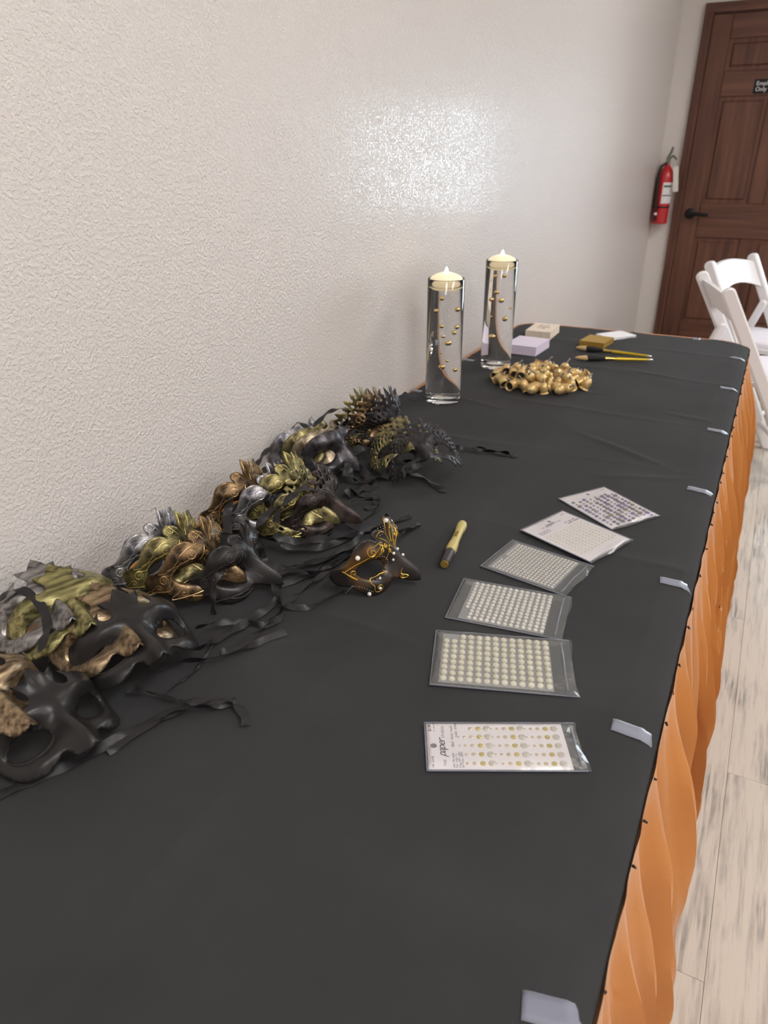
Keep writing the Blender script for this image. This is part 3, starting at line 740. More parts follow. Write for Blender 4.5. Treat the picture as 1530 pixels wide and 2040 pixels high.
# ================================================================ card stacks and brushes at the far end
def card_stack(name, c, rz, L, W, n, th, mat, label, cat, jit=.0008, top=None, rnd=.0, seed=1):
    t = tag(empty(name, (c[0], c[1], TT + .0022 + cloth_z(*c)), rz), label, cat)
    r_ = random.Random(seed); cm = MB().prism(rounded_rect(-L / 2, L / 2, -W / 2, W / 2, max(rnd, .0005), 4), 0, th * .93).mesh('card', False); cm.materials.append(mat)
    for k in range(n):
        o = obj('card', cm, None, t); o.location = (r_.uniform(-jit, jit), r_.uniform(-jit, jit), k * th); o.rotation_euler = (0, 0, r_.uniform(-.008, .008))
    return t, n * th
m_cream = M('cream_card', lin(236, 222, 204), .65, col2=lin(228, 212, 194), scale=60)
m_lav = M('lavender_card', lin(226, 214, 232), .6)
m_gfoil = M('gold_card', lin(186, 150, 66), .42, metal=.45)
m_paper = M('white_paper', lin(240, 240, 244), .55)
t, hgt = card_stack('cream_card_stack', (-.640, 2.412), .03, .084, .128, 12, .0021, m_cream, 'stack of cream printed cards at the far end by the wall', 'cards', seed=2)
mk = MB()
for pts in ([(-.018, .02), (-.006, .034), (.004, .022), (.014, .034), (.018, .018)], [(-.02, .002), (-.008, .012), (.006, .0), (.02, .008)], [(-.014, -.02), (0, -.012), (.012, -.022)]):
    mk.tube([(x_, y_, hgt + .0003) for x_, y_ in cr(pts, 6)], .0008, 5)
mk.build('printed_flourish', M('grey_ink', lin(150, 140, 130), .7), t)
card_stack('lavender_card_stack', (-.624, 2.187), -.05, .100, .128, 13, .0021, m_lav, 'stack of pale lavender cards beside the farther vase', 'cards', jit=.0005, seed=3)
card_stack('gold_card_stack', (-.447, 2.357), -.12, .080, .098, 9, .0019, m_gfoil, 'small stack of gold cards above the two brushes', 'cards', jit=.0004, seed=4)
card_stack('white_paper_stack', (-.412, 2.492), -.66, .078, .108, 4, .0018, m_paper, 'low stack of white paper slips behind the gold cards', 'paper', rnd=.006, seed=5)

m_bristle = M('black_bristle', lin(26, 25, 26), .7, bump=.0006, bscale=300, stretch=(.08, 1, 1))
m_tip = M('tan_bristle', lin(206, 172, 122), .7, bump=.0004, bscale=300, stretch=(.08, 1, 1))
m_ferrule = M('gold_ferrule', lin(220, 190, 110), .25, metal=1)
m_handle = M('gold_handle', lin(212, 182, 40), .3, metal=.55, coat=.4)
m_cap = M('silver_cap', lin(225, 225, 228), .25, metal=.8)
def brush(p, q, label, L=.205):
    p = Vector((p[0], p[1], 0)); q = Vector((q[0], q[1], 0)); d = q - p; L = d.length
    t = tag(empty('makeup_brush', (p.x, p.y, TT + .011), math.atan2(d.y, d.x)), label, 'brush', 'brushes with gold handles')
    Rx = Matrix.Rotation(math.radians(90), 4, 'Y')
    def part(nm, mat, prof, sq=1.0, n=18):
        MB().lathe(prof, n).xf(Matrix.Diagonal((1, 1, sq, 1)) @ Rx).build(nm, mat, t)
    part('bristle_tip', m_tip, [(.0012, 0), (.0045, .005), (.0075, .014), (.0095, .028), (.0098, .036)], .75)
    part('bristles', m_bristle, [(.0096, .034), (.0104, .045), (.0100, .060), (.0080, .078), (.0060, .088)], .8)
    part('ferrule', m_ferrule, [(.0062, .086), (.0064, .090), (.0052, .104), (.0046, .112), (.0048, .114)])
    part('handle', m_handle, [(.0046, .113), (.0054, .125), (.0050, .15), (.0038, L - .016), (.0034, L - .012)])
    part('end_cap', m_cap, [(.0035, L - .012), (.0034, L - .004), (.0014, L)])
brush((-.488, 2.253), (-.259, 2.236), 'gold handled brush with black bristles touching the gold card stack')
brush((-.459, 2.125), (-.249, 2.196), 'gold handled brush with black bristles nearer the pile of bells')

# gold paint marker
p = Vector((-.339, .848, 0)); q = Vector((-.363, .983, 0)); d = q - p; L = d.length
t = tag(empty('paint_marker', (p.x, p.y, TT + .0115), math.atan2(d.y, d.x)), 'gold paint marker pen with dark cap lying beside the gilded mask', 'marker')
Ry = Matrix.Rotation(math.radians(90), 4, 'Y')
m_mgold = M('marker_gold', lin(188, 172, 108), .45, metal=.1); m_mcap = M('marker_cap', lin(58, 50, 52), .4)
MB().lathe([(.0066, .002), (.0074, .004), (.0078, .036), (.0080, .040)], 20).xf(Ry).build('cap', m_mcap, t)
MB().lathe([(.0005, 0), (.0058, 0), (.0064, .003)], 20).xf(Ry).build('cap_end', M('marker_plug', lin(140, 116, 56), .5, metal=.3), t)
MB().lathe([(.0074, .037), (.0084, .041), (.0088, .052), (.0080, .064), (.0069, .074), (.0067, L - .034), (.0070, L - .026), (.0080, L - .021), (.0082, L - .008), (.0070, L - .002), (.003, L)], 20).xf(Ry).build('barrel', m_mgold, t)
MB().grid(8, 1, lambda u, v: (.078 + .018 * v, .0071 * math.cos(math.radians(60 + 45 * u)), .0071 * math.sin(math.radians(60 + 45 * u)))).build('barrel_print', M('marker_print', lin(120, 100, 50), .5), t)
def lsp(a, b, n): return [a + (b - a) * k / (n - 1) for k in range(n)]
# ================================================================ packets of pearls and gems
def poly_hole_mesh(name, outline, holes, z, inner=None, keep=None):
    """flat triangulated sheet with holes"""
    pts = []; edges = []
    for lp in [outline] + holes:
        b = len(pts); pts += [Vector((x, y)) for x, y in lp]; edges += [(b + k, b + (k + 1) % len(lp)) for k in range(len(lp))]
    pts += [Vector(p) for p in (inner or [])]
    vs, es, fs, _, _, _ = delaunay_2d_cdt(pts, edges, [], 0, 1e-6)
    def inside(x, y, lp):
        c = False; j = len(lp) - 1
        for i in range(len(lp)):
            xi, yi = lp[i]; xj, yj = lp[j]
            if (yi > y) != (yj > y) and x < (xj - xi) * (y - yi) / (yj - yi) + xi: c = not c
            j = i
        return c
    out = []
    for f in fs:
        cx = sum(vs[i].x for i in f) / 3; cy = sum(vs[i].y for i in f) / 3
        if inside(cx, cy, outline) and not any(inside(cx, cy, h) for h in holes): out.append(tuple(f))
    m = MB(); m.v = [(v.x, v.y, z) for v in vs]; m.f = out
    return m
def gem_mesh(n=8):
    m = MB(); 
    for r, z in ((1, 0), (1, .18), (.62, .62)):
        m.v += [(r * math.cos(2 * math.pi * (k + .5 * (z > .5)) / n), r * math.sin(2 * math.pi * (k + .5 * (z > .5)) / n), z) for k in range(n)]
    for j in range(2):
        for k in range(n):
            k2 = (k + 1) % n; m.f.append((j * n + k, j * n + k2, (j + 1) * n + k2, (j + 1) * n + k))
    m.f.append(tuple(2 * n + k for k in range(n)))
    return m
PEARL = MB().lathe([(1.0, 0), (1.0, .22), (.93, .45), (.74, .68), (.46, .84), (.12, .9)], 12).mesh('pearl'); PEARL.materials.append(m_pearl)
m_pearlc = M('cream_pearl', lin(232, 226, 204), .25, spec=.6, coat=.4)
PEARLC = PEARL.copy(); PEARLC.materials.clear(); PEARLC.materials.append(m_pearlc)
def gem(nm, col, rough=.15, metal=.35):
    me = gem_mesh().mesh('gem', False); me.materials.append(M(nm, col, rough, metal=metal, coat=.6)); return me
G_CLEAR = gem('gem_clear', lin(222, 216, 206)); G_GOLD = gem('gem_gold', lin(216, 196, 120)); G_CHAMP = gem('gem_champagne', lin(222, 206, 178))
G_PURP = gem('gem_purple', lin(142, 128, 178)); G_GREY = gem('gem_grey', lin(150, 144, 152)); G_LILAC = gem('gem_lilac', lin(176, 160, 190)); G_TAUPE = gem('gem_taupe', lin(164, 150, 136))
def packet(c, ang, L, W, z, label, bag=True, tilt=0.0):
    ca, sa = math.cos(math.radians(ang)), math.sin(math.radians(ang))
    lift = max(cloth_z(c[0] + ca * a - sa * b, c[1] + sa * a + ca * b) for a in lsp(-L / 2, L / 2, 25) for b in lsp(-W / 2, W / 2, 17))
    t = empty('craft_packet', (c[0], c[1], TT + .0020 + lift + z), math.radians(ang)); t.rotation_euler[1] = tilt
    tag(t, label, 'craft packet', 'packets of stick-on pearls and gems')
    return t
def add_bag(t, L, W, hgt, flap, seed, base=True):
    r_ = random.Random(seed)
    x0, x1, y0, y1 = -L / 2, L / 2, -W / 2, W / 2
    def topz(u, v):
        x = x0 + L * u; e = min(u * L, v * W, (1 - v) * W) / .006; e = min(1, e)
        f = max(0, (x - (x1 - flap)) / flap)
        z = .0004 + (hgt - .0004) * e * (1 - f) + f * .0022 * (1 - f) * 4 * (.5 + .5 * math.sin(v * 5 + seed)) + .0005 * nz2(u * 9 + seed, v * 7)
        return (x + (.003 * math.sin(v * 6.28 + seed) * f), y0 + W * v, max(z, .0003 if not f else .0006))
    MB().grid(40, 20, topz).build('clear_bag', m_bag, t)
    if base: MB().box(x0, x1, y0, y1, -.0004, 0.0).build('bag_back', m_bag, t, False)
    # welded seams
    MB().box(x0, x1, y0 - .0004, y0 + .0012, 0, .0007).box(x0, x1, y1 - .0012, y1 + .0004, 0, .0007).box(x0 - .0004, x0 + .0012, y0, y1, 0, .0007).build('bag_seam', m_tape, t, False)
    MB().grid(2, 20, lambda u, v: (x1 - flap * .45 + .0022 * u, y0 + W * (.06 + .88 * v), .0018 + .0012 * math.sin(v * 9 + seed) + .0008 * (u == .5))).build('adhesive_strip', m_tape, t)
m_fine = M('fine_print', lin(128, 122, 124), .7)
def scribble(x_, y_, length, size, seed=1):
    """a line of print too small to read"""
    r_ = random.Random(seed); m = MB(); y = y_ - length / 2
    while y < y_ + length / 2:
        wd = size * r_.uniform(1.2, 3.2); pts = []
        k = 0
        while k * size * .28 < wd:
            pts.append((x_ + (-1) ** k * size * r_.uniform(.18, .5), y + k * size * .28, .0007)); k += 1
        if len(pts) > 1: m.tube(pts, size * .075, 4)
        y += wd + size * .5
    return m.build('print', m_fine, t)
def pearls(t, xs_, ys_, r, me, skip=lambda i, j: False, jit=.0002, seed=1, wob=0.0, z=.0006):
    r_ = random.Random(seed)
    for i, x_ in enumerate(xs_):
        for j, y_ in enumerate(ys_):
            if skip(i, j): continue
            o = obj('pearl', me, None, t); o.location = (x_ + r_.uniform(-jit, jit), y_ + r_.uniform(-jit, jit) + wob * i, z); k = r * r_.uniform(.96, 1.04); o.scale = (k, k, k)
# gem card nearest the camera
L, W = .1605, .0680
t = packet((-.1468, .5493), 26.6, L, W, 0, 'nearest craft packet, white card with clear and golden round gems')
hole = ell(-.0720, .0, .0034, .0034, 0, 16)
cd_ = poly_hole_mesh('card', [(-.0785, -.032), (.066, -.032), (.066, .032), (-.0785, .032)], [hole], .0003).build('card', m_card, t, False)
so = cd_.modifiers.new('thickness', 'SOLIDIFY'); so.thickness = .0005; so.offset = 0
RT = Matrix.Rotation(math.radians(90), 4, 'Z')
def word(s, size, x_, y_, shear=0, align='CENTER', bold=0, nm='print', sp=1.0): return text_obj(nm, s, size, m_ink, t, Matrix.Translation((x_, y_, .0006)) @ RT, shear=shear, extrude=.00005, align=align, bold=bold, space=sp)
word('THE', .0042, -.0600, -.0235, sp=1.2); word('paper', .0125, -.0600, -.0030, shear=.45, sp=.85); word('STUDIO', .0042, -.0600, .0195, sp=1.2)
word('$1.99', .0045, -.0735, .0255, bold=.0001)
scribble(-.0705, .0255, .011, .0018, 3); scribble(-.0735, -.0235, .012, .0030, 4)
scribble(-.0520, .0140, .032, .0034, 5); scribble(-.0475, .0210, .018, .0034, 6)
for i in range(4): scribble(-.0525 + i * .0030, -.0215, .017, .0026, 10 + i)
xs_ = [-.0335, -.0275, -.0195, -.0110, -.0010, .0090, .0140, .0200, .0275, .0365, .0445, .0480, .0535, .0590, .0655]
xs_ = lsp(-.0440, .0560, 15)
off15 = [0, -.0012, -.0010, .0002, .0022] * 3
for i in range(15):
    ty = i % 5; me = (G_CLEAR, G_CHAMP, G_CHAMP, G_GOLD, G_CLEAR)[ty]; r_ = (.0012, .0018, .0024, .0030, .0039)[ty]
    for j in range(5):
        if i < 2 and (j == 4): continue
        o = obj('gem', me, None, t); o.location = (xs_[i] + off15[i] - .001, -.0245 + .0122 * j, .0007); o.scale = (r_, r_, r_ * .8)
add_bag(t, L, W, .0042, .014, 1)
# big pearls
L, W = .1672, .1062
t = packet((-.1923, .6803), 19.4, L, W, .0, 'clear packet of the largest cream pearls, just above the nearest card')
MB().box(-.074, .058, -.047, .047, 0, .0004).build('backing_sheet', m_back, t, False)
pearls(t, lsp(-.069, .053, 13), lsp(-.0405, .0415, 9), .0042, PEARLC, lambda i, j: i < 2 and j == 8, seed=5)
add_bag(t, L, W, .0052, .026, 2)
# middle pearls
L, W = .152, .1035
t = packet((-.2214, .7963), 7.6, L, W, .0012, 'clear packet of mid-sized white pearls, between largest and smallest pearls')
MB().box(-.060, .052, -.047, .047, 0, .0004).build('backing_sheet', m_back, t, False)
pearls(t, lsp(-.054, .049, 14), lsp(-.042, .042, 12), .0031, PEARL, lambda i, j: (i == 0 and j in (0, 1, 2)), seed=6)
add_bag(t, L, W, .0042, .024, 3)
# small pearls
L, W = .1353, .1000
t = packet((-.2186, .9165), -10.2, L, W, .0024, 'clear packet of the smallest white pearls in dense rows')
MB().box(-.058, .047, -.045, .045, 0, .0004).build('backing_sheet', m_back, t, False)
pearls(t, lsp(-.051, .043, 18), lsp(-.040, .040, 14), .0021, PEARL, lambda i, j: i == 0 and j in (5, 6), seed=7)
add_bag(t, L, W, .0034, .022, 4)
# white card with tiny cream pearls
def card_packet(c, ang, L, W, z, label, seed):
    global t
    t = packet(c, ang, L, W, z, label)
    hole = ell(-L / 2 + .012, .004, .0032, .0032, 0, 16)
    cd_ = poly_hole_mesh('card', [(-L / 2 + .002, -W / 2 + .002), (L / 2 - .004, -W / 2 + .002), (L / 2 - .004, W / 2 - .002), (-L / 2 + .002, W / 2 - .002)], [hole], .0003).build('card', m_card, t, False)
    so = cd_.modifiers.new('thickness', 'SOLIDIFY'); so.thickness = .0005; so.offset = 0
    return t
L, W = .1372, .1086
t = card_packet((-.1899, 1.0333), -23., L, W, .0036, 'white card packet of tiny cream pearls beside the purple gem card', 5)
word('THE', .0036, -.0465, -.022, sp=1.2); word('paper', .0115, -.0465, -.0040, shear=.45, sp=.85); word('STUDIO', .0036, -.0465, .0150, sp=1.2); word('$1.99', .0042, -.058, .041)
scribble(-.0370, .0320, .026, .0042, 21); scribble(-.0320, .0320, .020, .0042, 22)
for i in range(3): scribble(-.0400 + i * .0032, -.0330, .022, .0024, 23 + i)
pearls(t, lsp(-.022, .043, 12), lsp(-.044, .044, 11), .0017, PEARLC, seed=8, z=.0007)
add_bag(t, L, W, .0028, .010, 5)
L, W = .1348, .1080
t = card_packet((-.1667, 1.1679), -35.5, L, W, .0010, 'white card packet of purple and grey gems, farthest of the packets', 6)
word('$1.99', .0042, -.057, .041)
r_ = random.Random(9); 
for i, x_ in enumerate(lsp(-.038, .055, 12)):
    for j, y_ in enumerate(lsp(-.043, .043, 8)):
        me = r_.choice((G_PURP, G_GREY, G_LILAC, G_GREY, G_TAUPE, G_PURP)); rr_ = r_.choice((.0022, .0032, .0040, .0046, .0036))
        o = obj('gem', me, None, t); o.location = (x_ + (.0018 if j % 2 else -.0018), y_ + r_.uniform(-.0008, .0008), .0007); o.scale = (rr_, rr_, rr_ * .8)
add_bag(t, L, W, .0048, .008, 6)
# ================================================================ masks
def antique(name, c, cdark, rough=.36, metal=.8, scale=75, stretch=(1, 1, 1), ramp=(.36, .66), bump=.0005):
    return M(name, c, rough, metal=metal, col2=cdark, scale=scale, stretch=stretch, ramp=ramp, bump=bump, bscale=220, detail=8)
MM = dict(
    black=M('mask_black', lin(31, 30, 32), .34, col2=lin(38, 35, 34), scale=14, spec=.5),
    bronze=antique('mask_bronze', lin(146, 120, 88), lin(66, 54, 45)),
    gold=antique('mask_gold', lin(160, 149, 104), lin(80, 75, 54)),
    silver=antique('mask_silver', lin(172, 170, 172), lin(80, 78, 86)),
    champagne=antique('mask_champagne', lin(176, 160, 136), lin(104, 92, 78)),
    gunmetal=antique('mask_gunmetal', lin(86, 82, 86), lin(48, 44, 48), rough=.3, metal=.55),
    darkbronze=antique('mask_dark_bronze', lin(72, 60, 55), lin(38, 33, 34), rough=.36, metal=.5),
    soot=antique('mask_soot', lin(62, 58, 62), lin(34, 32, 34), rough=.4, metal=.35),
    wood=antique('mask_streaked_bronze', lin(176, 154, 124), lin(78, 62, 48), scale=150, stretch=(.12, 1, 1)),
    woodgold=antique('mask_streaked_gold', lin(178, 170, 118), lin(88, 84, 56), scale=150, stretch=(.12, 1, 1)),
    woodsilver=antique('mask_streaked_silver', lin(168, 164, 162), lin(88, 84, 84), scale=150, stretch=(.12, 1, 1)),
    gilt=M('mask_black_bronze', lin(44, 39, 37), .34, metal=.25, col2=lin(120, 86, 46), scale=16, ramp=(.50, .72), detail=2))
LINE = dict(
    bronze=M('line_bronze', lin(206, 172, 122), .35, metal=.8), gold=M('line_gold', lin(224, 206, 130), .35, metal=.8), silver=M('line_silver', lin(214, 212, 214), .35, metal=.8),
    black=M('line_black', lin(74, 66, 64), .4, metal=.4), gilt=M('line_gilt', lin(228, 186, 80), .3, metal=.8), dark=M('line_dark', lin(40, 36, 34), .5))
PLAN_CACHE = {}
def pose(loc, rot, s):
    if len(rot) == 4:
        m = Quaternion(rot).to_matrix().to_4x4() @ Matrix.Scale(s, 4); m.translation = Vector(loc); return m
    tilt, yaw, roll = rot
    B = Matrix(((0, -1, 0), (1, 0, 0), (0, 0, 1)))
    Rm = Matrix.Rotation(yaw, 3, 'Z') @ B @ Matrix.Rotation(tilt, 3, 'X') @ Matrix.Rotation(roll, 3, 'Y')
    m = Rm.to_4x4() @ Matrix.Scale(s, 4); m.translation = Vector(loc); return m
def mask_mesh(kind):
    if kind in PLAN_CACHE: return PLAN_CACHE[kind].copy()
    outl, eyes, holes, lm = mask_plan(kind)
    step = .0034
    inner = []
    xmax = max(abs(p[0]) for p in outl); ymax = max(p[1] for p in outl); ymin = min(p[1] for p in outl)
    allh = eyes + holes
    segs = []
    for lp in [outl] + allh:
        segs += [(lp[i], lp[(i + 1) % len(lp)]) for i in range(len(lp))]
    bp = [p for lp in [outl] + allh for p in lp]
    j = 0; yy = ymin
    while yy < ymax:
        xx = -xmax + (step / 2 if j % 2 else 0)
        while xx < xmax:
            if all((xx - q[0]) ** 2 + (yy - q[1]) ** 2 > (step * .55) ** 2 for q in bp): inner.append((xx, yy))
            xx += step
        yy += step * .87; j += 1
    mb = poly_hole_mesh('shell', outl, allh, 0, inner)
    mb.v = [mask_surf(kind, x, y) for x, y, z in mb.v]
    # drop unused vertices
    used = sorted({i for f in mb.f for i in f}); mp = {a: b for b, a in enumerate(used)}
    mb.v = [mb.v[i] for i in used]; mb.f = [tuple(mp[i] for i in f) for f in mb.f]
    me = mb.mesh('shell')
    me.polygons.foreach_set('use_smooth', [True] * len(me.polygons))
    for e in me.edges: e.use_edge_sharp = False
    PLAN_CACHE[kind] = me
    return me.copy()
def spiral(cx, cy, r, a0, turns, sgn, tail=None):
    pts = []
    n = int(14 * turns)
    for k in range(n + 1):
        t_ = k / n; rr = r * (.12 + .88 * t_); a = a0 - sgn * 2 * math.pi * turns * (1 - t_)
        pts.append((cx + rr * math.cos(a), cy + rr * math.sin(a)))
    if tail: 
        p0 = pts[-3]; p1 = pts[-1]; dx, dy = p1[0] - p0[0], p1[1] - p0[1]; l = math.hypot(dx, dy)
        mid = (p1[0] + dx / l * .3 * math.hypot(tail[0] - p1[0], tail[1] - p1[1]), p1[1] + dy / l * .3 * math.hypot(tail[0] - p1[0], tail[1] - p1[1]))
        pts += cr([p1, mid, tail], 6)[1:]
    return pts
def scroll_curves(kind):
    if kind == 'gilt':
        cs = [spiral(.050, .034, .009, 2.2, 1.5, 1, (.098, .012)), spiral(.078, .006, .007, -1.2, 1.3, -1, (.100, .014)), spiral(.050, -.030, .0085, .6, 1.5, 1, (.022, -.014)), spiral(.020, .034, .005, 0, 1.3, 1, (.034, .024)), spiral(.031, .030, .0042, 0, 1.2, -1, (.042, .022)),
              spiral(.010, .020, .004, 1., 1.3, 1, (.016, .006)), spiral(.011, -.028, .0035, 2., 1.2, -1, (.008, -.014))]
        cs += [cr([(.002, .073), (.0065, .062), (.007, .050), (.002, .030)], 8), cr([(.010, .050), (.018, .058), (.028, .052)], 6), cr([(.024, .049), (.012, .036), (.003, .022)], 6), cr([(.032, .040), (.020, .030), (.006, .012)], 6)]
    else:
        cs = [spiral(.046, .034, .0095, 2.4, 1.7, 1, (.082, .020)), spiral(.092, .006, .0095, -2.6, 1.6, 1, (.070, .020)), spiral(.070, -.022, .007, .4, 1.4, -1, (.030, -.028)), spiral(.023, .055, .0052, .8, 1.5, 1, (.014, .044)), spiral(.019, .026, .006, 2., 1.4, -1, (.032, .020)), spiral(.103, -.004, .005, 0, 1.2, -1, (.086, -.012)),
              cr([(.002, .073), (.005, .062), (.005, .050), (.001, .036)], 7), cr([(.003, .068), (.0075, .060), (.0065, .050)], 5), cr([(.066, .032), (.080, .018), (.098, .018)], 6), cr([(.062, .028), (.076, .012), (.090, .015)], 6), cr([(.028, .044), (.046, .044), (.062, .038)], 6), cr([(.022, .016), (.014, .000), (.010, -.020)], 6), cr([(.024, -.030), (.042, -.036), (.062, -.030)], 6), cr([(.076, -.004), (.086, -.012), (.100, -.012)], 6)]
        if kind == 'crest': cs = [c for i, c in enumerate(cs) if i not in (3, 6, 7)] + [cr([(.015, .042), (.004, .030), (.002, .010)], 6), cr([(.022, .040), (.008, .026), (.005, .0)], 6), cr([(.030, .040), (.014, .024), (.009, -.008)], 6)]
    return cs + [[(-x, y) for x, y in c] for c in cs]
def surf_pt(kind, u, v, off):
    p = Vector(mask_surf(kind, u, v)); a = Vector(mask_surf(kind, u + .0008, v)) - p; b = Vector(mask_surf(kind, u, v + .0008)) - p
    return p + a.cross(b).normalized() * off
def scrolls(kind, rad):
    outl, eyes, holes, lm = mask_plan(kind); mb = MB()
    for c in scroll_curves(kind):
        mb.tube([surf_pt(kind, u, v, .0013) for u, v in c], rad, 5)
    return mb
def strip(pts, wid, twist=0.0, seed=0):
    """flat ribbon along a path"""
    P_ = [Vector(p) for p in cr([tuple(p) for p in pts], 9)]; m = MB(); n = len(P_)
    for i, p in enumerate(P_):
        t_ = (P_[min(i + 1, n - 1)] - P_[max(i - 1, 0)]).normalized()
        side = Vector((0, 0, 1)).cross(t_); side = side.normalized() if side.length > 1e-4 else Vector((1, 0, 0))
        nrm = t_.cross(side)
        a = twist * math.sin(i / n * 5.5 + seed * 1.7) + .45 * math.sin(i * .5 + seed)
        d = side * math.cos(a) + nrm * math.sin(a)
        for e in (-.5, 0, .5):
            q = p + d * (e * wid) + nrm * (.0009 * (e == 0)); q.z = max(q.z, TT + .0030 + cloth_z(q.x, q.y)); q.x = max(q.x, WX + .002); m.v.append(tuple(q))
    for i in range(n - 1):
        for k in range(2): m.f.append((i * 3 + k, i * 3 + k + 1, i * 3 + 4 + k, i * 3 + 3 + k))
    return m
def make_mask(kind, mat, loc, rot, s, label, group, line=None, ribbons=()):
    t = bpy.data.objects.new('masquerade_mask', None); COL.objects.link(t); t.empty_display_size = .03
    mw = pose(loc, rot, s); t.matrix_world = mw
    tag(t, label, 'mask', group)
    sh = obj('shell', mask_mesh(kind), MM[mat], t)
    so = sh.modifiers.new('thickness', 'SOLIDIFY'); so.thickness = .0018 if kind != 'lace' else .0015; so.offset = 0
    if line: 
        scrolls(kind, .00075 if kind == 'gilt' else .00055).build('scrollwork', LINE[line], t)
    inv = mw.inverted()
    for k, (pts, wid, tw) in enumerate(ribbons):
        mb = strip([T(x_, y_, z_) for x_, y_, z_ in pts], wid, tw, k + len(label)); mb.v = [tuple(inv @ Vector(p)) for p in mb.v]
        mb.build('ribbon', m_satin, t)
    return t
GA, GB, GC, GD, GE, GF = 'nearest masks by the left picture edge', 'fanned masks with leafy crowns', 'fanned masks with engraved scrolls', 'masks with cut-out crests and scrolls', 'fanned plain half masks', 'masks cut like lace'
make_mask('leaf', 'black', (-0.543, 0.345, 0.787), (0.66, -0.13, 0.03), 0.87, 'plain black mask nearest the camera at the left edge', GA, ribbons=[
    ([(-20, 1592, .004), (60, 1556, .004), (160, 1512, .006), (250, 1462, .005), (330, 1424, .006), (400, 1404, .008), (455, 1398, .006), (482, 1418, .004), (490, 1446, .003)], .011, .5),
    ([(215, 1500, .004), (290, 1448, .006), (350, 1420, .006), (395, 1408, .010), (440, 1404, .006), (470, 1396, .006)], .009, 1.0)])
make_mask('leaf', 'wood', (-0.596, 0.318, 0.810), (0.708, 0.234, 0.224, 0.628), 0.870, 'streaked bronze mask tucked behind the nearest black mask', GA, ribbons=[
    ([(255, 1372, .012), (300, 1380, .008), (350, 1394, .006), (390, 1398, .004), (440, 1402, .004)], .009, .8)])
make_mask('leaf', 'black', (-0.553, 0.468, 0.807), (0.47, -0.35, -0.01), 0.939, 'plain black mask with pointed leafy crown in front of streaked masks', GB, ribbons=[
    ([(300, 1336, .006), (360, 1318, .006), (430, 1310, .008), (500, 1286, .006), (570, 1258, .004)], .010, .9),
    ([(350, 1300, .012), (400, 1290, .010), (440, 1268, .010), (490, 1240, .012), (540, 1205, .006), (556, 1188, .005)], .011, .8)])
make_mask('leaf', 'wood', (-0.586, 0.467, 0.808), (0.798, 0.194, 0.129, 0.556), 0.939, 'streaked bronze mask with leafy crown directly behind a black one', GB, ribbons=[
    ([(330, 1382, .003), (356, 1360, .003), (385, 1340, .004), (410, 1305, .006), (425, 1280, .008)], .004, .4),
    ([(390, 1250, .02), (440, 1240, .014), (480, 1238, .010), (530, 1245, .006), (560, 1225, .006), (555, 1190, .008)], .009, 1.2)])
make_mask('leaf', 'woodgold', (-0.648, 0.459, 0.821), (0.798, 0.194, 0.129, 0.556), 0.939, 'streaked greenish gold mask with leafy crown, third in its fan', GB, ribbons=[
    ([(-6, 1200, .085), (20, 1178, .095), (50, 1178, .095), (80, 1205, .085), (94, 1240, .075), (90, 1268, .068), (76, 1296, .055)], .011, .3)])
make_mask('leaf', 'woodsilver', (-0.674, 0.455, 0.822), (0.798, 0.194, 0.129, 0.556), 0.939, 'streaked silver mask with leafy crown closest to the wall', GB)
make_mask('swirl', 'black', (-0.562, 0.684, 0.786), (0.497, 0.402, 0.488, 0.594), 0.87, 'black engraved mask with long pointed nose in front of bronze one', GC, 'black', ribbons=[
    ([(425, 1225, .010), (424, 1195, .030), (428, 1162, .05), (438, 1142, .06), (450, 1138, .055)], .009, .3),
    ([(540, 1150, .020), (552, 1180, .010), (566, 1205, .006), (548, 1228, .005), (520, 1255, .004), (470, 1290, .004), (440, 1300, .004)], .011, .8),
    ([(566, 1205, .008), (610, 1210, .006), (660, 1188, .004), (690, 1172, .003)], .009, .9),
    ([(560, 1208, .008), (600, 1180, .010), (636, 1150, .012), (660, 1130, .006)], .009, .7)])
make_mask('swirl', 'bronze', (-0.599, 0.651, 0.799), (0.497, 0.402, 0.488, 0.594), 0.880, 'bronze mask engraved with scrolls, second in its fan', GC, 'bronze', ribbons=[
    ([(500, 1070, .04), (520, 1090, .03), (525, 1120, .02), (560, 1130, .012), (620, 1120, .008), (690, 1100, .004), (745, 1080, .003)], .016, .5),
    ([(545, 1145, .02), (590, 1135, .012), (640, 1142, .008), (690, 1108, .006), (730, 1092, .004)], .010, 1.1)])
make_mask('swirl', 'gold', (-0.632, 0.641, 0.803), (0.497, 0.402, 0.488, 0.594), 0.880, 'greenish gold mask engraved with scrolls, third in its fan', GC, 'gold', ribbons=[
    ([(470, 1090, .05), (500, 1060, .055), (540, 1075, .03), (580, 1090, .014), (640, 1090, .010), (700, 1068, .006), (760, 1048, .004), (818, 1028, .003)], .011, .7)])
make_mask('swirl', 'silver', (-0.655, 0.631, 0.807), (0.497, 0.402, 0.488, 0.594), 0.880, 'dull silver mask engraved with scrolls, against the wall', GC, 'silver')
make_mask('crest', 'darkbronze', (-0.552, 0.891, 0.788), (0.527, 0.435, 0.413, 0.602), 0.88, 'dark mask with cut-out crest and pointed nose, above the gilded one', GD, 'dark', ribbons=[
    ([(545, 1065, .03), (580, 1078, .02), (630, 1074, .014), (680, 1072, .008), (720, 1064, .005), (770, 1060, .004), (836, 1046, .004)], .014, .6),
    ([(690, 1040, .02), (720, 1060, .012), (700, 1085, .008), (660, 1110, .006), (620, 1150, .004)], .010, .9),
    ([(700, 1000, .012), (740, 996, .006), (752, 1010, .004), (735, 1030, .004), (700, 1050, .004)], .008, .8)])
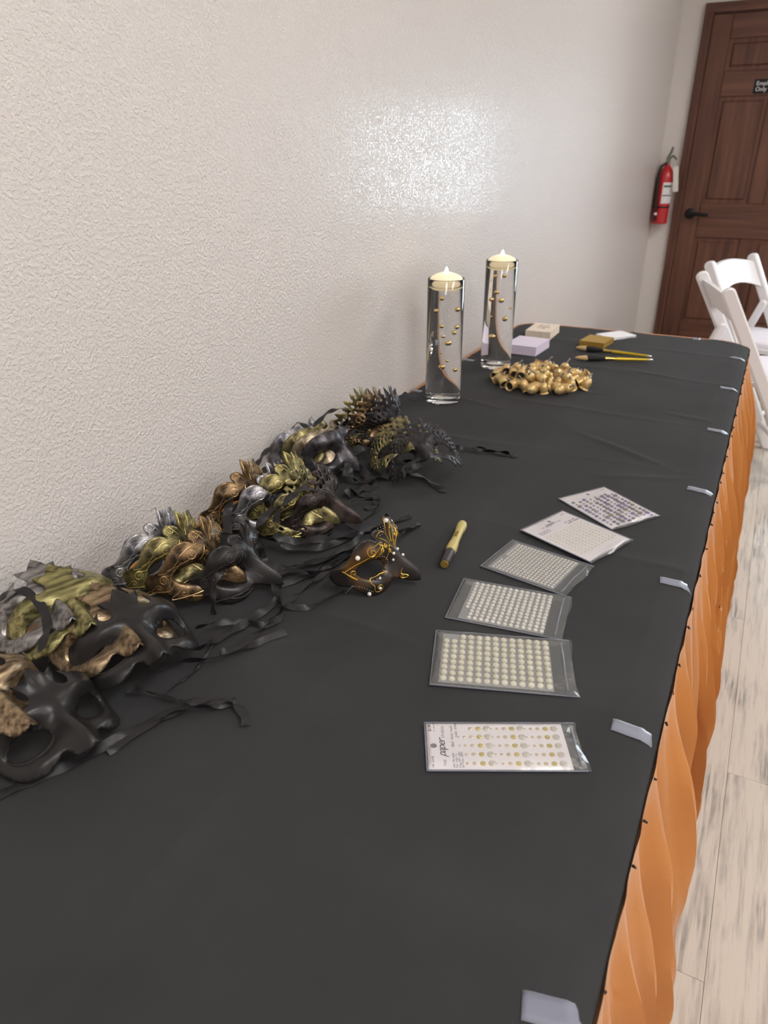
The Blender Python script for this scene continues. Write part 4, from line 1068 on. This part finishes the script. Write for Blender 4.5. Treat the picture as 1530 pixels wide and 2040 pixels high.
make_mask('crest', 'gold', (-0.581, 0.871, 0.790), (0.527, 0.435, 0.413, 0.602), 0.890, 'gold mask with cut-out crest behind the dark crested mask', GD, 'gold', ribbons=[
    ([(630, 980, .075), (610, 972, .085), (585, 985, .085), (560, 1010, .070), (548, 1040, .05)], .012, .3),
    ([(505, 1062, .04), (515, 1045, .05), (535, 1020, .06), (548, 1010, .06)], .012, .3)])
make_mask('swirl', 'gold', (-0.615, 0.887, 0.805), (0.527, 0.435, 0.413, 0.602), 0.900, 'gold scroll mask lying between the gold crest and silver mask', GD, 'gold')
make_mask('swirl', 'silver', (-0.632, 0.861, 0.793), (0.527, 0.435, 0.413, 0.602), 0.900, 'silver scroll mask peeping out beside the bronze one', GD, 'silver', ribbons=[
    ([(455, 1062, .03), (452, 1030, .045), (458, 1000, .06), (466, 975, .07), (474, 955, .07)], .013, .2)])
make_mask('swirl', 'bronze', (-0.673, 0.848, 0.795), (0.527, 0.435, 0.413, 0.602), 0.900, 'bronze scroll mask resting on the wall, leftmost of the crested group', GD, 'bronze')
make_mask('plain', 'gunmetal', (-0.655, 1.098, 0.794), (0.570, 0.441, 0.406, 0.562), 0.88, 'smooth dark grey half mask in front of the champagne one', GE, ribbons=[
    ([(690, 950, .02), (696, 915, .03), (720, 892, .025), (752, 900, .012), (745, 930, .006), (780, 946, .004), (825, 945, .004), (860, 962, .003), (886, 980, .003)], .016, .5),
    ([(688, 930, .03), (705, 955, .012), (740, 958, .006), (770, 950, .006), (812, 938, .005), (836, 925, .004)], .020, .5),
    ([(692, 968, .012), (715, 985, .006), (745, 988, .004), (752, 1004, .003), (728, 1014, .003)], .012, .6),
    ([(700, 905, .03), (712, 930, .014), (735, 950, .008), (742, 968, .005), (715, 975, .005), (690, 985, .01)], .018, .5),
    ([(752, 902, .012), (790, 915, .008), (822, 918, .006), (840, 902, .012)], .012, .6)])
make_mask('plain', 'champagne', (-0.675, 1.091, 0.794), (0.570, 0.441, 0.406, 0.562), 0.900, 'smooth champagne half mask between dark grey and gold ones', GE)
make_mask('plain', 'gold', (-0.696, 1.090, 0.795), (0.570, 0.441, 0.406, 0.562), 0.900, 'smooth pale gold half mask, third in its fan', GE, ribbons=[
    ([(583, 852, .10), (596, 842, .112), (612, 850, .11), (632, 842, .115), (650, 824, .125), (672, 815, .130), (694, 816, .125), (690, 838, .10), (680, 856, .07)], .009, .2)])
make_mask('plain', 'silver', (-0.717, 1.084, 0.795), (0.570, 0.441, 0.406, 0.562), 0.900, 'smooth silver half mask closest to the wall', GE, ribbons=[
    ([(505, 935, .05), (518, 915, .06), (530, 900, .065), (545, 885, .07)], .010, .2), ([(520, 940, .045), (545, 930, .05), (575, 928, .05), (590, 940, .04)], .014, .4)])
make_mask('lace', 'soot', (-0.494, 1.113, 0.817), (0.43, -0.84, -0.2), 0.938, 'dark lace mask lying in front, its right side spread out', GF, ribbons=[
    ([(900, 890, .012), (925, 893, .008), (950, 897, .006), (985, 899, .006), (1012, 903, .005), (1028, 912, .003)], .010, 1.0),
    ([(934, 890, .008), (960, 892, .004), (990, 904, .004), (1022, 908, .003)], .005, 1.0)])
make_mask('lace', 'gold', (-0.54, 1.14, 0.812), (0.38, -0.9, -0.05), 0.92, 'gold lace mask under the front dark lace mask', GF)
make_mask('lace', 'soot', (-0.627, 1.259, 0.799), (0.491, 0.583, 0.372, 0.530), 0.877, 'dark lace mask propped up behind the front lace masks', GF, ribbons=[
    ([(775, 842, .03), (800, 850, .03), (815, 862, .03), (830, 850, .03)], .010, .4), ([(786, 800, .05), (800, 830, .035), (818, 845, .03)], .012, .4)])
make_mask('lace', 'bronze', (-0.654, 1.241, 0.798), (0.491, 0.583, 0.372, 0.530), 0.880, 'bronze lace mask standing behind the propped dark lace mask', GF)
make_mask('lace', 'gold', (-0.679, 1.230, 0.798), (0.491, 0.583, 0.372, 0.530), 0.880, 'gold lace mask nearest the wall above the plain masks', GF)
# the mask set apart, with gilded scrolls and pearls
gm = make_mask('gilt', 'gilt', (-0.394, 0.785, 0.787), (0.525, 0.443, 0.455, 0.567), 0.850, 'black and bronze mask with gilded scrolls and pearls, lying apart', 'mask set apart', 'gilt', ribbons=[
    ([(800, 1062, .06), (812, 1052, .03), (826, 1048, .008), (838, 1044, .006)], .008, .6),
    ([(655, 1150, .02), (690, 1125, .008), (720, 1098, .006), (700, 1110, .004), (660, 1120, .004), (630, 1140, .004), (560, 1165, .006)], .009, .6)])
for sx in (-1, 1):
    for u, v, r in ((.072, .034, .0042), (.050, -.030, .0026), (.042, -.018, .0022), (.066, -.034, .0034), (.006, .012, .0026), (.009, .002, .0022), (.0, .004, .0026)):
        if u == 0 and sx > 0: continue
        o = obj('pearl', MB().sphere(r, nu=14, nv=10).mesh('pearl'), m_pearl, gm); o.location = surf_pt('gilt', u * sx, v, r * .7 + .001)
o = obj('pearl', MB().sphere(.0040, nu=14, nv=10).mesh('pearl'), m_pearl, gm); o.location = surf_pt('gilt', .003, .068, .004)
dots = MB()
for sx in (-1, 1):
    for k in range(14):
        a = 2.0 + k * .25; u = .044 + .030 * math.cos(a); v = .002 + .019 * math.sin(a); dots.sphere(.0009, tuple(surf_pt('gilt', sx * u, v, .0012)), 6, 4)
    for k in range(4):
        for j in range(3): dots.sphere(.0008, tuple(surf_pt('gilt', sx * (.012 + .004 * j), .052 + .0042 * k, .0012)), 6, 4)
    for k in range(16):
        u = .060 + .0028 * k; dots.sphere(.0007, tuple(surf_pt('gilt', sx * u, -.026 + .011 * math.sin((k - 3) / 4.), .0012)), 6, 4)
dots.build('studs', M('silver_stud', lin(210, 208, 205), .3, metal=.9), gm)['kind'] = 'stuff'
